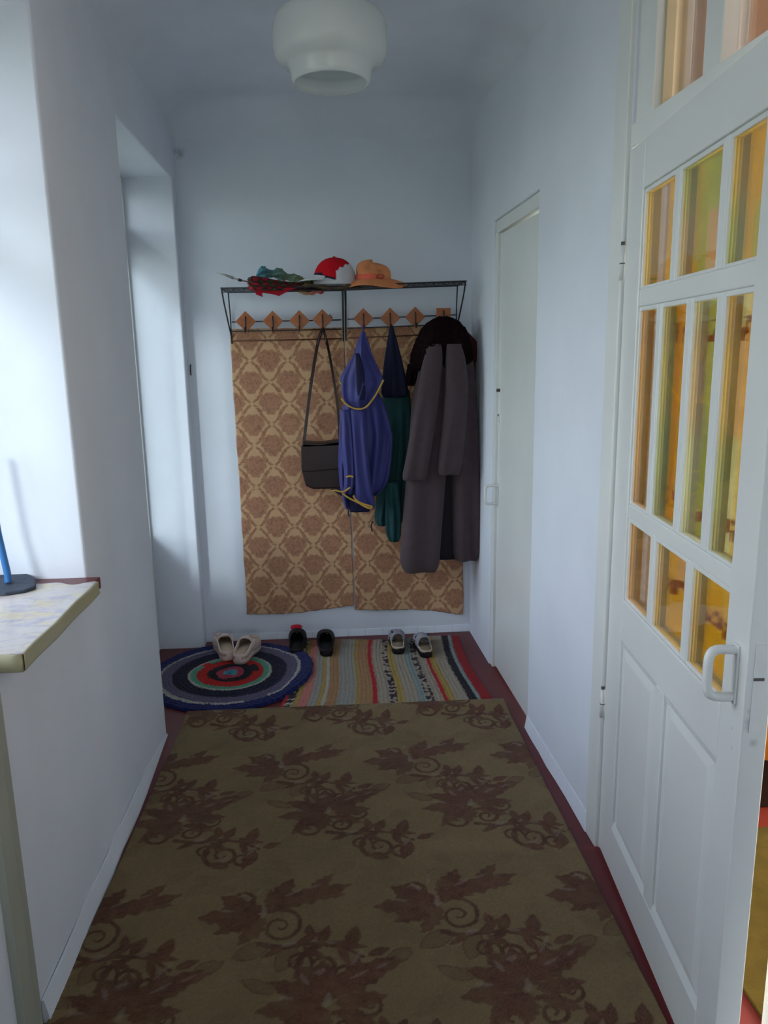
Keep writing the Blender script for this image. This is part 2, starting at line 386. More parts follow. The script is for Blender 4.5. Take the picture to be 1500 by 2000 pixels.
for a, b in ((.115, .385), (.437, .713)):       # raised lower panels with sloping edges
    mb = MB(); o_, i_ = .0, .030
    mb.box(a, b, .008, T-.012, .145, .70, fn=LF)
    for (c0, c1, e0, e1) in ((a+.03, b-.03, .175, .67),):
        v = [LF(c0-.02, .008, e0-.02), LF(c1+.02, .008, e0-.02), LF(c1+.02, .008, e1+.02), LF(c0-.02, .008, e1+.02),
             LF(c0+.01, .003, e0+.01), LF(c1-.01, .003, e0+.01), LF(c1-.01, .003, e1-.01), LF(c0+.01, .003, e1-.01)]
        mb.raw(v, [(0, 1, 5, 4), (1, 2, 6, 5), (2, 3, 7, 6), (3, 0, 4, 7), (4, 5, 6, 7)])
    for (q0, q1, r0, r1) in ((a, b, .145, .157), (a, b, .688, .70)):     # sloping mould top and bottom
        s_ = .014
        if r0 < .2: v = [LF(q0, 0, r0), LF(q1, 0, r0), LF(q1, .008, r0+.022), LF(q0, .008, r0+.022), LF(q0, .008, r0), LF(q1, .008, r0)]
        else: v = [LF(q0, 0, r1), LF(q1, 0, r1), LF(q1, .008, r1-.022), LF(q0, .008, r1-.022), LF(q0, .008, r1), LF(q1, .008, r1)]
        mb.raw(v, [(0, 1, 2, 3), (0, 4, 5, 1), (3, 2, 5, 4), (0, 3, 4), (1, 5, 2)])
    mb.build('door_panel', M['doorpaint'], d1)
# pull handle
def lfp(l): return [LF(*p) for p in l]
hb = MB().tube(bez(lfp([(.762, .0, .936), (.762, -.034, .937), (.762, -.047, .926), (.762, -.049, .895), (.762, -.047, .862), (.762, -.034, .850), (.762, .0, .849)]), 6), .0085, 10)
h_ = hb.build('handle', M['metalw'], d1, smooth=True)
pb = MB().box(.752, .773, -.004, .0, .838, .947, fn=LF); pb.build('handle_plate', M['metalw'], h_, bevel=.0015)
M['grime'] = mat('worn_dark_metal', (.10, .09, .085), .6, .3, 60)
for z in (.42, 1.62):
    hg = MB().tube([LF(-.004, -.006, z), LF(-.004, -.006, z+.085)], .0065, 12).build('hinge', M['metalw'], d1, smooth=True)
    MB().tube([LF(-.004, -.006, z+.086), LF(-.004, -.006, z+.094)], .0055, 10).tube([LF(-.004, -.006, z+.04), LF(-.004, -.006, z+.0425)], .0070, 10).build('hinge_pin', M['grime'], hg)
# lock plate on the edge
MB().box(.7995, .8015, .012, .032, .80, .96, fn=LF).build('lock_plate', M['metalw'], d1)
MB().box(.801, .803, .012, .030, .896, .901, fn=LF).build('latch', M['grime'], d1)

# narrow door in the right wall near the end
d2 = empty('door_2', RW(3.0, -.04, 0)); tag(d2, 'plain narrow white door near the end of the right wall', kind='structure')
mb = MB().box(2.70, 3.33, -.10, -.010, 1.935, 1.985, fn=RW).box(3.293, 3.33, -.10, -.006, 0, 1.935, fn=RW).box(2.70, 2.72, -.10, -.012, 0, 1.935, fn=RW)
mb.build('door_frame', M['doorpaint'], d2, bevel=.002)
def tilt(s, n, z): return RW(s, n, z-.010*(3.3-s)/.6*(z > 1))
MB().box(2.722, 3.291, -.055, -.018, .012, 1.930, fn=tilt).build('door_leaf', M['doorpaint'], d2, bevel=.002)
hp = MB().tube(bez([RW(3.262, -.018, .868), RW(3.262, .030, .868), RW(3.262, .042, .855), RW(3.262, .042, .80), RW(3.262, .030, .787), RW(3.262, -.018, .787)], 6), .006, 8)
hh = hp.build('handle', M['metalw'], d2, smooth=True)
MB().box(3.247, 3.277, -.019, -.014, .775, .882, fn=RW).build('handle_plate', M['metalw'], hh)
MB().box(3.25, 3.28, -.019, -.013, 1.145, 1.185, fn=RW).build('keyhole_plate', M['metalw'], d2)
MB().tube([RW(3.265, -.018, 1.178), RW(3.265, -.010, 1.178)], .0045, 8).build('keyhole', M['grime'], d2)
MB().tube([RW(3.265, -.018, 1.285), RW(3.265, -.004, 1.285)], .007, 8).build('latch_knob', M['grime'], d2)

# side room shell
M['peach'] = mat('peach_wall_paint', (.46, .285, .155), .9, .04, 3, spec=.1)
M['redfloor'] = mat('red_brown_floor_paint', srgb(104, 36, 24), .4, .1, 4, spec=.5)
X0 = .93
tag(MB().box(X0, 3.6, -.6, 3.0, -.12, 0).build('floor_side_room', M['redfloor']), 'red brown painted floor of the side room', kind='structure')
tag(MB().box(X0, 3.6, -.6, 3.0, 2.75, 2.85).build('ceiling_side_room', M['peach']), kind='structure')
tag(MB().box(X0, 3.6, 2.35, 2.5, 0, 2.75).build('wall_side_room_far', M['peach']), 'peach painted wall of the side room', kind='structure')
tag(MB().box(X0, 3.6, -.7, -.6, 0, 2.75).build('wall_side_room_near', M['peach']), kind='structure')
tag(MB().box(3.5, 3.6, -.6, 2.5, 0, 2.75).build('wall_side_room_outer', M['peach']), kind='structure')
M['reveal'] = mat('reveal_bounce_tone', (.34, .25, .165), .8, .04, 5)  # tan stands for light reflected onto the reveal from the side room
tag(MB().box(1.949, 1.9545, -.169, -.101, .0, CZ-.062, fn=RW).build('trim_4', M['reveal'], bevel=.001), 'lining of the door reveal with reflected light put into its tan colour', kind='structure')
mb = MB().box(X0-.008, X0, -.6, 1.10, 0, 2.75).box(X0-.008, X0, 2.03, 2.35, 0, 2.75)
mb.box(X0-.008, X0, 1.10, 2.03, CZ-.06, 2.75)
tag(mb.build('wall_side_room_inner', M['peach']), kind='structure')

# ------------------------------------------------------------------ floor coverings
def fbm(x, y, s, seed=0, oct=3):
    """cheap value noise"""
    out = np.zeros_like(x, dtype=float); amp = 1; tot = 0
    for o in range(oct):
        r = np.random.default_rng(seed*17+o); g = r.random((64, 64))
        fx = (x*s*2**o) % 64; fy = (y*s*2**o) % 64
        ix = fx.astype(int) % 64; iy = fy.astype(int) % 64; tx = fx-np.floor(fx); ty = fy-np.floor(fy)
        tx = tx*tx*(3-2*tx); ty = ty*ty*(3-2*ty)
        a = g[ix, iy]*(1-tx)+g[(ix+1) % 64, iy]*tx; b = g[ix, (iy+1) % 64]*(1-tx)+g[(ix+1) % 64, (iy+1) % 64]*tx
        out += amp*(a*(1-ty)+b*ty); tot += amp; amp *= .5
    return out/tot
def grid_mesh(name, fn, nu, nv, m, colfn, parent=None, smooth=True, back=None, **k):
    u, v = np.meshgrid(np.linspace(0, 1, nu), np.linspace(0, 1, nv), indexing='ij')
    xyz = fn(u, v).reshape(-1, 3)
    col = colfn(u, v, xyz.reshape(nu, nv, 3)).reshape(-1, 3)
    i, j = np.meshgrid(np.arange(nu-1), np.arange(nv-1), indexing='ij'); a = (i*nv+j).ravel()
    f = np.stack([a, a+nv, a+nv+1, a+1], 1)
    return add(name, xyz, f.tolist(), m, parent, smooth, colors=col, **k)

# carpet pattern drawn as strokes in a repeating field
TX, TY, RES = .463, .733, 600
TW, TH = int(TX*RES), int(TY*RES)
dark = np.zeros((TW, TH)); pale = np.zeros((TW, TH)); line = np.zeros((TW, TH))
gx, gy = np.meshgrid((np.arange(TW)+.5)/RES, (np.arange(TH)+.5)/RES, indexing='ij')
def wrapd(cx, cy):
    dx = (gx-cx+TX/2) % TX-TX/2; dy = (gy-cy+TY/2) % TY-TY/2; return dx, dy
def leaf(cx, cy, ang, ln, wd, veins=True, amt=1., buf=None, rag=0.):
    """leaf rooted at (cx,cy) pointing along ang (deg)"""
    a = math.radians(ang); mx, my = cx+math.cos(a)*ln/2, cy+math.sin(a)*ln/2
    dx, dy = wrapd(mx, my); s = (dx*math.cos(a)+dy*math.sin(a))/(ln/2); t = -dx*math.sin(a)+dy*math.cos(a)
    w = wd/2*np.clip(1-np.abs(s)**1.7, 0, 1)**.8*(1-.25*s)*(1+rag*np.sin(s*14))
    m = np.clip((w-np.abs(t))*RES/2+.5, 0, 1)*(np.abs(s) < 1)*(w > .0005)
    if buf is not None: np.maximum(buf, m*amt, out=buf); return
    np.maximum(dark, m*amt, out=dark)
    if veins:
        vn = np.clip(1-np.abs(t)*RES/1.2, 0, 1)*(np.abs(s) < .8)*m
        rb = (np.abs(((np.abs(t)*1.6-s*ln/2)*RES/9) % 1-.5) < .17)*m*.30
        np.maximum(line, np.maximum(vn*.5, rb), out=line)
def stroke(pts, w0, w1, amt=1., buf=None):
    n = len(pts)
    for i, (x, y) in enumerate(pts):
        w = w0+(w1-w0)*i/n; dx, dy = wrapd(x, y)
        m = np.clip((w/2-np.hypot(dx, dy))*RES+.5, 0, 1)*amt
        np.maximum(dark if buf is None else buf, m, out=dark if buf is None else buf)
def spiral(cx, cy, r0, a0, turns, w0, w1, dirn=1, r1=.006, buf=None, amt=1):
    n = int(70*abs(turns)*max(r0/.05, .6)); pts = []
    for i in range(n):
        t = i/n; r = r0+(r1-r0)*t**.8; a = math.radians(a0)+dirn*2*math.pi*turns*t
        pts.append((cx+r*math.cos(a), cy+r*math.sin(a)))
    stroke(pts, w0, w1, amt, buf)
def curve(p, w0, w1, buf=None, amt=1):
    q = bez([(a, b, 0) for a, b in p], 26); stroke([(v.x, v.y) for v in q], w0, w1, amt, buf)
def ring_leaf(cx, cy, ang, ln, wd, amt=.8, t_=.0022):
    """leaf drawn as an outline"""
    a = math.radians(ang); mx, my = cx+math.cos(a)*ln/2, cy+math.sin(a)*ln/2
    dx, dy = wrapd(mx, my); s = (dx*math.cos(a)+dy*math.sin(a))/(ln/2); t = -dx*math.sin(a)+dy*math.cos(a)
    w = wd/2*np.clip(1-np.abs(s)**1.7, 0, 1)**.8
    m = np.clip((t_-np.abs(w-np.abs(t)))*RES/1.6+.5, 0, 1)*(np.abs(s) < 1.02)*amt
    np.maximum(dark, m, out=dark)
    m = np.clip((w-np.abs(t))*RES/2+.5, 0, 1)*(np.abs(s) < 1)*.35
    np.maximum(dark, m, out=dark)
def motif(cx, cy, k, kind):
    X = lambda x: cx+x*k
    Y = lambda y: cy+y*k
    LF_ = lambda x, y, a, l, w, **q: leaf(X(x), Y(y), a, l*k, w*k, **q)
    if kind == 0:                       # broad open flower
        for x, y, a, l, w, m in ((0, 0, 95, .12, .07, 1), (0, .01, 128, .125, .065, .9), (.0, 0, 155, .15, .055, 1), (-.01, -.01, 183, .15, .06, .85), (.01, 0, 60, .10, .055, .9),
                                 (.01, .015, 32, .19, .065, 1), (.04, .05, 20, .16, .05, .8), (.0, -.02, 210, .12, .05, 1), (0, -.02, 250, .09, .055, .8), (.02, -.01, 5, .12, .05, .9), (.02, -.03, -25, .10, .04, .8), (-.04, -.03, 230, .11, .04, .7)):
            LF_(x, y, a, l, w, amt=m, rag=.16)
        spiral(X(-.05), Y(-.085), .058*k, 60, 1.5, .015*k, .007, 1)
        spiral(X(.04), Y(-.075), .045*k, 120, -1.5, .014*k, .006, 1)
        spiral(X(.10), Y(-.02), .036*k, 200, 1.4, .011*k, .006, 1)
        ring_leaf(X(-.12), Y(.03), 150, .09*k, .035*k); ring_leaf(X(.14), Y(.10), 25, .08*k, .04*k)
    else:                               # spreading leaf cluster
        for x, y, a, l, w, m in ((0, 0, 28, .17, .06, 1), (.06, .03, 18, .19, .055, .9), (.02, .02, 62, .12, .055, 1), (.0, 0, 150, .14, .06, 1), (-.01, -.01, 178, .16, .07, .9), (.0, -.01, 205, .13, .055, 1),
                                 (.01, -.02, 235, .11, .05, .8), (.03, 0, 100, .09, .04, .8), (.12, .06, 48, .10, .04, .9), (.10, .05, 0, .12, .035, .8)):
            LF_(x, y, a, l, w, amt=m, rag=.2)
        spiral(X(.05), Y(-.055), .062*k, 80, -1.6, .012*k, .006, 1)
        spiral(X(-.06), Y(.05), .034*k, 10, 1.4, .012*k, .006, 1)
        ring_leaf(X(.03), Y(-.11), 205, .10*k, .05*k); ring_leaf(X(.09), Y(-.12), 245, .09*k, .05*k)
    # trailing scroll with big curls
    curve([(X(.0), Y(-.11)), (X(.06), Y(-.125)), (X(.13), Y(-.12)), (X(.20), Y(-.135)), (X(.26), Y(-.175))], .016*k, .009)
    for x_, y_, a, l, w in ((.09, -.125, 35, .08, .024), (.11, -.13, -35, .07, .022), (.15, -.12, 65, .065, .032), (.165, -.12, -12, .11, .028), (.07, -.12, -150, .07, .020), (.225, -.14, 75, .075, .040), (.245, -.17, -105, .095, .036), (.20, -.13, -70, .075, .022), (.13, -.10, 100, .05, .026), (.27, -.17, 20, .06, .026), (.18, -.25, 160, .07, .03)):
        LF_(x_, y_, a, l, w)
    spiral(X(.155), Y(-.195), .066*k, 95, 1.7, .017*k, .007, 1)
    spiral(X(.215), Y(-.215), .040*k, 30, -1.4, .014*k, .006, 1)
    spiral(X(.10), Y(-.175), .034*k, 0, 1.3, .010*k, .005, 1)
    for x_, y_, a, l, w in ((-.04, .045, 120, .045, .013), (.0, -.02, 80, .045, .019), (.055, .055, 30, .055, .009), (-.075, .01, 170, .045, .010), (.055, -.122, 15, .045, .014), (.225, -.20, 55, .07, .010), (.14, -.215, 20, .032, .014), (.12, .08, 30, .04, .008), (-.02, .07, 60, .03, .008), (.17, -.12, 0, .03, .010)):
        leaf(X(x_), Y(y_), a, l*k, w*k, buf=pale, amt=.6)
motif(.10, .60, 1.0, 0); motif(.10-.17, .60-.44, 1.0, 1)
for i in range(26):                              # faint tone-on-tone shapes in the ground
    leaf(rng.random()*TX, rng.random()*TY, rng.random()*360, .09, .045, veins=False, amt=.14)
def carpet_col(u, v, p):
    x = p[..., 0]+.055+.463; y = p[..., 1]+.0
    wx = x+(fbm(p[..., 0], p[..., 1], 30, 3)-.5)*.006; wy = y+(fbm(p[..., 0], p[..., 1], 30, 5)-.5)*.006
    # first flower at (-.055, 2.20)
    ix = (((wx-(-.0)) % TX)*RES).astype(int) % TW; iy = (((wy-2.20+.60) % TY)*RES).astype(int) % TH
    ix = (((p[..., 0]+.055+.10+(wx-x)) % TX)*RES).astype(int) % TW
    d = dark[ix, iy]*(.62+.62*fbm(p[..., 0], p[..., 1], 45, 8, 2)).clip(0, 1); l = line[ix, iy]; pl = pale[ix, iy]
    g0 = np.array(srgb(150, 127, 92))*.63; dk = np.array(srgb(106, 70, 54))*.62; pc = np.array(srgb(178, 158, 145))*.60
    n = fbm(p[..., 0], p[..., 1], 9, 1)[..., None]; fine = rng.random(d.shape)[..., None]
    c = g0*(1-d[..., None])+dk*d[..., None]
    c = c*(1-l[..., None])+(dk*2.3)*l[..., None]
    c = c*(1-pl[..., None]*.7)+pc*pl[..., None]*.7
    return c*(.86+.28*n)*(.90+.2*fine)
M['carpet'] = mat('patterned_carpet_pile', (0, 0, 0), .95, .03, 200, .0015, 500, spec=.05, attr=True, sheen=.08)
def carpet_xyz(u, v):
    y = .55+u*(2.925-.55); xl = -.677+(y-1.459)/(2.932-1.459)*.040; xr = .690-(y-1.6)*.005
    xr = np.minimum(xr, .70); x = xl+v*(xr-xl)
    y = y-.018*(v-.5)*(u)                          # far edge runs slightly askew
    x = x+(fbm(y, y*0+v, 8, 9)-.5)*.006*(np.abs(v-.5) > .495)
    z = .010+.014*np.clip((y-2.80)/.08, 0, 1)+rng.random(u.shape)*.0016
    edge = (u <= 0)|(u >= 1)|(v <= 0)|(v >= 1); z = np.where(edge, .001+.016*(u >= 1), z)
    return np.stack([x, y, z], -1)
ca = grid_mesh('carpet_runner', carpet_xyz, 620, 360, M['carpet'], carpet_col)
tag(ca, 'olive brown carpet runner with dark scrolling flowers along the corridor', 'carpet')

# round rag rug
M['rag'] = mat('rag_yarn', (0, 0, 0), .95, .05, 120, .002, 260, spec=.05, attr=True, sheen=.1)
RCX, RCY, RR = -.505, 3.322, .378
def rag_xyz(u, v):
    r = u*RR*(1+.012*np.sin(v*2*np.pi*3)+(fbm(v*20, v*0, 8, 4)-.5)*.03*u); a = v*2*np.pi
    x = RCX+r*np.cos(a); y = RCY+r*np.sin(a)
    ring = np.abs(np.sin(u*RR/.019*np.pi))
    z = .012+.004*ring+rng.random(u.shape)*.004+.014*np.clip((x+.26)/.05, 0, 1)
    z = np.where(u >= 1, .002+.010*(x > -.2), z)
    x = np.maximum(x, -.903) ; return np.stack([x, y, z], -1)
def rag_col(u, v, p):
    a = v*2*np.pi
    rr = u*1.0+(rng.random(u.shape)-.5)*.016+.012*np.sin(3*a+1)
    nb = np.array(srgb(34, 40, 96)); dn = np.array(srgb(27, 27, 52)); gy_ = np.array(srgb(98, 92, 118)); wh = np.array(srgb(178, 176, 165))
    gn = np.array(srgb(84, 158, 132)); rd = np.array(srgb(192, 36, 34)); bk = np.array(srgb(30, 30, 38)); pk = np.array(srgb(188, 72, 92)); cy_ = np.array(srgb(96, 178, 198))
    c = np.zeros(u.shape+(3,)); c[:] = nb
    for lim, col in ((.86, wh), (.825, gy_), (.69, dn), (.505, wh), (.475, gn), (.405, rd), (.275, bk), (.165, pk), (.085, cy_)):
        c[rr < lim] = col
    # irregular joins of the strips
    c[(rr > .275) & (rr < .35) & (a > .05) & (a < .75)] = bk
    c[(rr > .405) & (rr < .475) & (a > 2.35) & (a < 2.6)] = rd
    c[(rr > .825) & (rr < .86) & (a > 5.0) & (a < 5.35)] = gy_
    c[(rr > .165) & (rr < .20) & (a > 3.9) & (a < 4.6)] = pk
    c[(rr > .86) & (rr < .885) & (a > 3.2) & (a < 4.4)] = wh
    return c*(.75+.5*rng.random(u.shape)[..., None])*.85
rg = grid_mesh('round_rug', rag_xyz, 110, 460, M['rag'], rag_col)
tag(rg, 'round rag rug with concentric navy, grey, green and red rings', 'rug')

# striped rag runner
SN = [(0, 'r'), (.02, 'k'), (.055, 'y'), (.078, 'p'), (.125, 'g'), (.165, 'y'), (.185, 'w'), (.205, 't'), (.258, 'g'), (.345, 'y'), (.362, 't'), (.428, 'r'), (.452, 'b'), (.51, 'd'), (.548, 'y'), (.580, 'b'), (.648, 'c'), (.683, 'd'), (.722, 'b'), (.765, 'r'), (.787, 'y'), (.822, 'b'), (.885, 'k'), (.925, 'c'), (.945, 'R'), (1.01, 'R')]
SC_ = {'r': (196, 36, 44), 'R': (170, 30, 40), 'k': (36, 32, 44), 'y': (190, 160, 84), 'p': (222, 140, 130), 'g': (172, 168, 160), 'w': (196, 190, 176), 't': (186, 142, 100), 'b': (182, 168, 150), 'c': (150, 166, 164), 'd': (60, 42, 58)}
def str_xyz(u, v):
    xn = -.262+u*(.632+.262); xf = -.185+u*(.612+.185)
    y = 2.86+v*(3.700-2.86); t = np.clip((y-2.95)/.75, -.1, 1)
    x = xn+(xf-xn)*t+.012*np.sin(t*5+u*2.2)
    y = y+.014*np.sin(u*9)*(v > .5)-.02*u*(v > .9)+(rng.random(u.shape)-.5)*.006*(v >= 1)
    z = .006+.003*np.abs(np.sin(u*95*np.pi/2))+rng.random(u.shape)*.003
    edge = (u <= 0)|(u >= 1)|(v >= 1); z = np.where(edge, .001, z)
    return np.stack([x, y, z], -1)
def str_col(u, v, p):
    uu = u+(fbm(v*3, u*20, 12, 6)-.5)*.010+(rng.random(u.shape)-.5)*.007
    c = np.zeros(u.shape+(3,)); c[:] = srgb(*SC_['r'])
    for i, (s, k) in enumerate(SN):
        m = uu >= s; c[m] = srgb(*SC_[k])
        if k == 'd' :
            m2 = m & (fbm(v*60, u*50, 1.0, 11+i, 2) < .47); c[m2] = srgb(*SC_['b'])
    yk = ((uu > .02) & (uu < .055) & (fbm(v*60, u*30, 1., 31, 2) < .5)); c[yk] = srgb(200, 195, 180)
    return c*(.80+.40*rng.random(u.shape)[..., None])*.66
sr = grid_mesh('striped_rug', str_xyz, 300, 260, M['rag'], str_col)
tag(sr, 'rectangular woven rag rug striped in beige, tan, red and black by the end wall', 'rug')

# side-room carpet
M['olive'] = mat('olive_carpet', srgb(74, 64, 28), .95, .15, 18, .002, 300, spec=.05)
mb = MB(); p0, p1 = FL(1443, 1905), FL(1487, 1997)
mb.hexa([(p0.x+.0, p0.y+.60, .001), (p0.x, p0.y, .001), (p1.x+.35, p1.y-.42, .001), (1.9, .9, .001), (p0.x, p0.y+.60, .010), (p0.x, p0.y, .010), (p1.x+.35, p1.y-.42, .010), (1.9, .9, .010)][:0] or
        [(.896, 1.42, .001), (.900, 1.32, .001), (2.6, .2, .001), (2.6, 1.995, .001), (.896, 1.42, .010), (.900, 1.32, .010), (2.6, .2, .010), (2.6, 1.995, .010)])
# ------------------------------------------------------------------ wallpaper panels
def wp_col(u, v, p):
    x = p[..., 0]; z = p[..., 2]
    x = x+(fbm(x, z, 40, 21)-.5)*.006; z = z+(fbm(x, z, 40, 22)-.5)*.006
    AX, AZ = .182, .206
    c = np.zeros(u.shape+(3,)); c[:] = srgb(206, 166, 128)
    base = (fbm(x, z, 25, 23)*.10+.95)[..., None]
    med = np.zeros(u.shape); chain = np.zeros(u.shape); spk = np.zeros(u.shape)
    for ox, oz in ((0, 0), (.5, .5)):
        a = ((x-.065)/AX+ox+.5) % 1-.5; b = ((z-.60)/AZ+oz+.5) % 1-.5
        X_ = a*AX; Z_ = b*AZ
        th = np.arctan2(Z_, X_)
        zz = Z_-.006; pw = np.where(zz < 0, 1.45, 2.3)
        r = (np.abs(X_/.060)**pw+np.abs(zz/np.where(zz < 0, .066, .050))**pw)**(1/pw)
        med = np.maximum(med, np.clip((1.0+.055*np.cos(th*10)-r)*9, 0, 1))
        spk = np.maximum(spk, np.clip(1-np.abs(r-.62+.10*np.cos(th*5))*9, 0, 1)*.35)
        # leaf chains along the ogee lattice between medallions
        e = np.abs(np.abs(a)+np.abs(b)*1.0-.5+.045*np.sin((np.abs(b))*4*np.pi))
        q = (np.abs(a)*AX*1.0+0*b)
        dash = ((np.abs(b)*AZ+.004) % .034) < .021
        cm = (e+.012*np.sin(np.abs(b)*AZ*185) < .058)&dash&(np.abs(a) > .05)&(np.abs(b) > .03)
        chain = np.maximum(chain, cm*1.0)
    tan = np.array(srgb(178, 130, 102)); br = np.array(srgb(158, 112, 86))
    sp = (fbm(x, z, 150, 25, 2) > .58)*.22
    c = c*(1-med[..., None])+(tan*(1-sp[..., None]-.25*spk[..., None]))*med[..., None]
    ch = (chain*(1-med)*(.75+.25*(fbm(x, z, 160, 26, 1) > .5)))[..., None]
    c = c*(1-ch)+br*ch
    return c*base*(.95+.10*rng.random(u.shape)[..., None])*.92
M['wallpaper'] = mat('damask_wallpaper', (0, 0, 0), .75, .02, 20, .0008, 120, spec=.15, attr=True)
def wp(xl0, xl1, xr0, xr1, zt, zbl, zbr, seed, yo):
    def fn(u, v):
        w = (fbm(v*6, v*0, 3, seed)-.5)*.008
        xa = xl1+(xl0-xl1)*v; xb = xr1+(xr0-xr1)*v
        x = xa+(xb-xa)*u+w*(1-np.abs(2*u-1)**.2*0)
        zb = zbl+(zbr-zbl)*u+.008*np.sin(u*5+seed)+(fbm(u*30, u*0, 1, seed+1)-.5)*.008
        z = zb+(zt-zb)*v
        y = YB-yo-(1-v)**3*.006*(1+np.sin(u*7))-.0015*np.sin(v*9+u*3)
        y = y+.003*((u <= 0)|(u >= 1)|(v <= 0))
        return np.stack([x, y, z], -1)
    return fn
a = grid_mesh('wallpaper_panel', wp(-.478, -.470, .068, .082, 1.575, .135, .165, 2, .006), 170, 400, M['wallpaper'], wp_col)
tag(a, 'left strip of tan damask wallpaper pinned under the coat rack', 'wallpaper panel')
a = grid_mesh('wallpaper_panel', wp(.074, .088, .640, .655, 1.575, .155, .100, 5, .009), 175, 400, M['wallpaper'], wp_col)
tag(a, 'right strip of tan damask wallpaper behind the hanging coats', 'wallpaper panel')

# ------------------------------------------------------------------ ceiling lamp
LC = P(645, 100, 2.45); LC = Vector((LC.x, 2.45, 0))
zb = P(645, 163, 2.45).z
zt_ = CZ
prof = [(.108, .0), (.114, .003), (.117, .014), (.121, .036), (.128, .048), (.150, .056), (.161, .068), (.167, .086), (.168, .110), (.166, .150), (.158, .170), (.140, .184), (.110, .191), (.076, .193)]
inner = [(r-.005, z+ (.0 if i < 1 else 0)) for i, (r, z) in enumerate(prof)][::-1]
lr = empty('ceiling_lamp', (LC.x, LC.y, zb)); tag(lr, 'white opal glass lamp with a stepped round shade hanging from the ceiling', 'lamp')
v, f = lathe(prof+inner+[prof[0]], (LC.x, LC.y, zb), 72)
o = add('lamp_shade', v, f, M['opal'], lr, True)
v, f = lathe([(.001, .194), (.070, .194), (.072, .198), (.074, zt_-zb-.012), (.068, zt_-zb-.001), (.001, zt_-zb-.001)], (LC.x, LC.y, zb), 48)
add('lamp_holder', v, f, M['metalw'], lr, True)
v, f = lathe([(.001, .06), (.020, .064), (.030, .085), (.028, .11), (.018, .135), (.014, .16), (.014, .195)], (LC.x, LC.y, zb), 32)
M['bulb'] = mat('unlit_frosted_bulb', (.8, .8, .78), .2, .01, 3)
add('bulb', v, f, M['bulb'], lr, True)

# ------------------------------------------------------------------ coat racks
YW = YB-.003
def rack(xl, xr, yl, yr, plaques, label):
    """wire hat shelf with hook rails; px columns xl..xr, shelf front height from px rows"""
    YF, YK = 3.505, 3.735
    FLp, FRp = P(xl, yl, YF), P(xr, yr, YF)
    t = empty('coat_rack', ((FLp.x+FRp.x)/2, YW, FLp.z-.2)); tag(t, label, 'coat rack', 'wire coat racks on the end wall')
    def L(a, y, dz):                  # a: 0..1 along
        return Vector((FLp.x+(FRp.x-FLp.x)*a, y, FLp.z+(FRp.z-FLp.z)*a+dz))
    mb = MB()
    r = .0035
    mb.tube([L(0, YF, 0), L(1, YF, 0), L(1, YK, 0), L(0, YK, 0)], r, 8, closed=True)
    mb.tube([L(0, YF, -.016), L(1, YF, -.016)], .0025, 8)
    for i in range(13):
        a = i/12.; mb.tube([L(a, YF, 0), L(a, YK, 0)], .0016, 6)
    for i in range(1, 5):
        y = YF+(YK-YF)*i/5; mb.tube([L(0, y, 0), L(1, y, 0)], .0016, 6)
    n = 24                             # zigzag under the front edge
    mb.tube([L(i/n, YF, -.0 if i % 2 else -.016) for i in range(n+1)], .0014, 6)
    mb.build('shelf', M['wire'], t, smooth=True)
    for a in (0.005, .995):
        mb = MB().tube(bez([L(a, YF+.01, -.002), L(a, YF+.05, -.05), L(a, 3.66, -.13), L(a, YW-.01, -.20)], 6), .0035, 8)
        mb.tube([L(a, YK, 0), L(a, YW-.006, -.10), L(a, YW-.006, -.235)], .003, 8)
        mb.build('bracket', M['wire'], t, smooth=True)
    YH = YW-.03
    mb = MB()
    for dz in (-.135, -.178): mb.tube([L(0.02, YH, dz), L(.98, YH, dz)], .0028, 8)
    for a in (.12, .88):
        mb.tube([L(a-.05, YH, -.135), L(a-.02, YH, -.125), L(a, YH, -.110), L(a+.02, YH+.005, -.125)], .0028, 6)
    mb.build('hook_rail', M['wire'], t, smooth=True)
    MB().tube([L(.02, YW-.012, -.222), L(.98, YW-.012, -.222)], .003, 8).build('lower_rail', M['rust'], t, smooth=True)
    for (px, py, ang) in plaques:
        c = P(px, py, YH-.01); s = .034
        ca_, sa_ = math.cos(math.radians(ang)), math.sin(math.radians(ang))
        mb = MB()
        cs = [(-s, -s), (s, -s), (s, s), (-s, s)]
        lo = [(c.x+x*ca_-z*sa_, c.y+.005, c.z+x*sa_+z*ca_) for x, z in cs]
        hi = [(c.x+x*ca_-z*sa_, c.y-.005, c.z+x*sa_+z*ca_) for x, z in cs]
        mb.hexa(lo+hi)
        pq = mb.build('plaque', M['plaque'], t, bevel=.002)
        MB().tube(bez([(c.x, c.y-.006, c.z+.022), (c.x, c.y-.014, c.z+.005), (c.x, c.y-.016, c.z-.030), (c.x, c.y-.030, c.z-.048), (c.x, c.y-.050, c.z-.046), (c.x, c.y-.058, c.z-.028)], 5), .0038, 8).build('hook', M['wire'], pq, smooth=True)
    return t
rack(431, 671, 563, 559, [(480, 628, 45), (533, 627, 45), (585, 626, 45), (630, 624, 45)], 'left wire coat rack with four diamond wooden plaques')
rack(674, 911, 558, 549, [(710, 622, 45), (762, 621, 45), (811, 619, 45), (866, 616, 0)], 'right wire coat rack carrying the blue smock and the long coat')

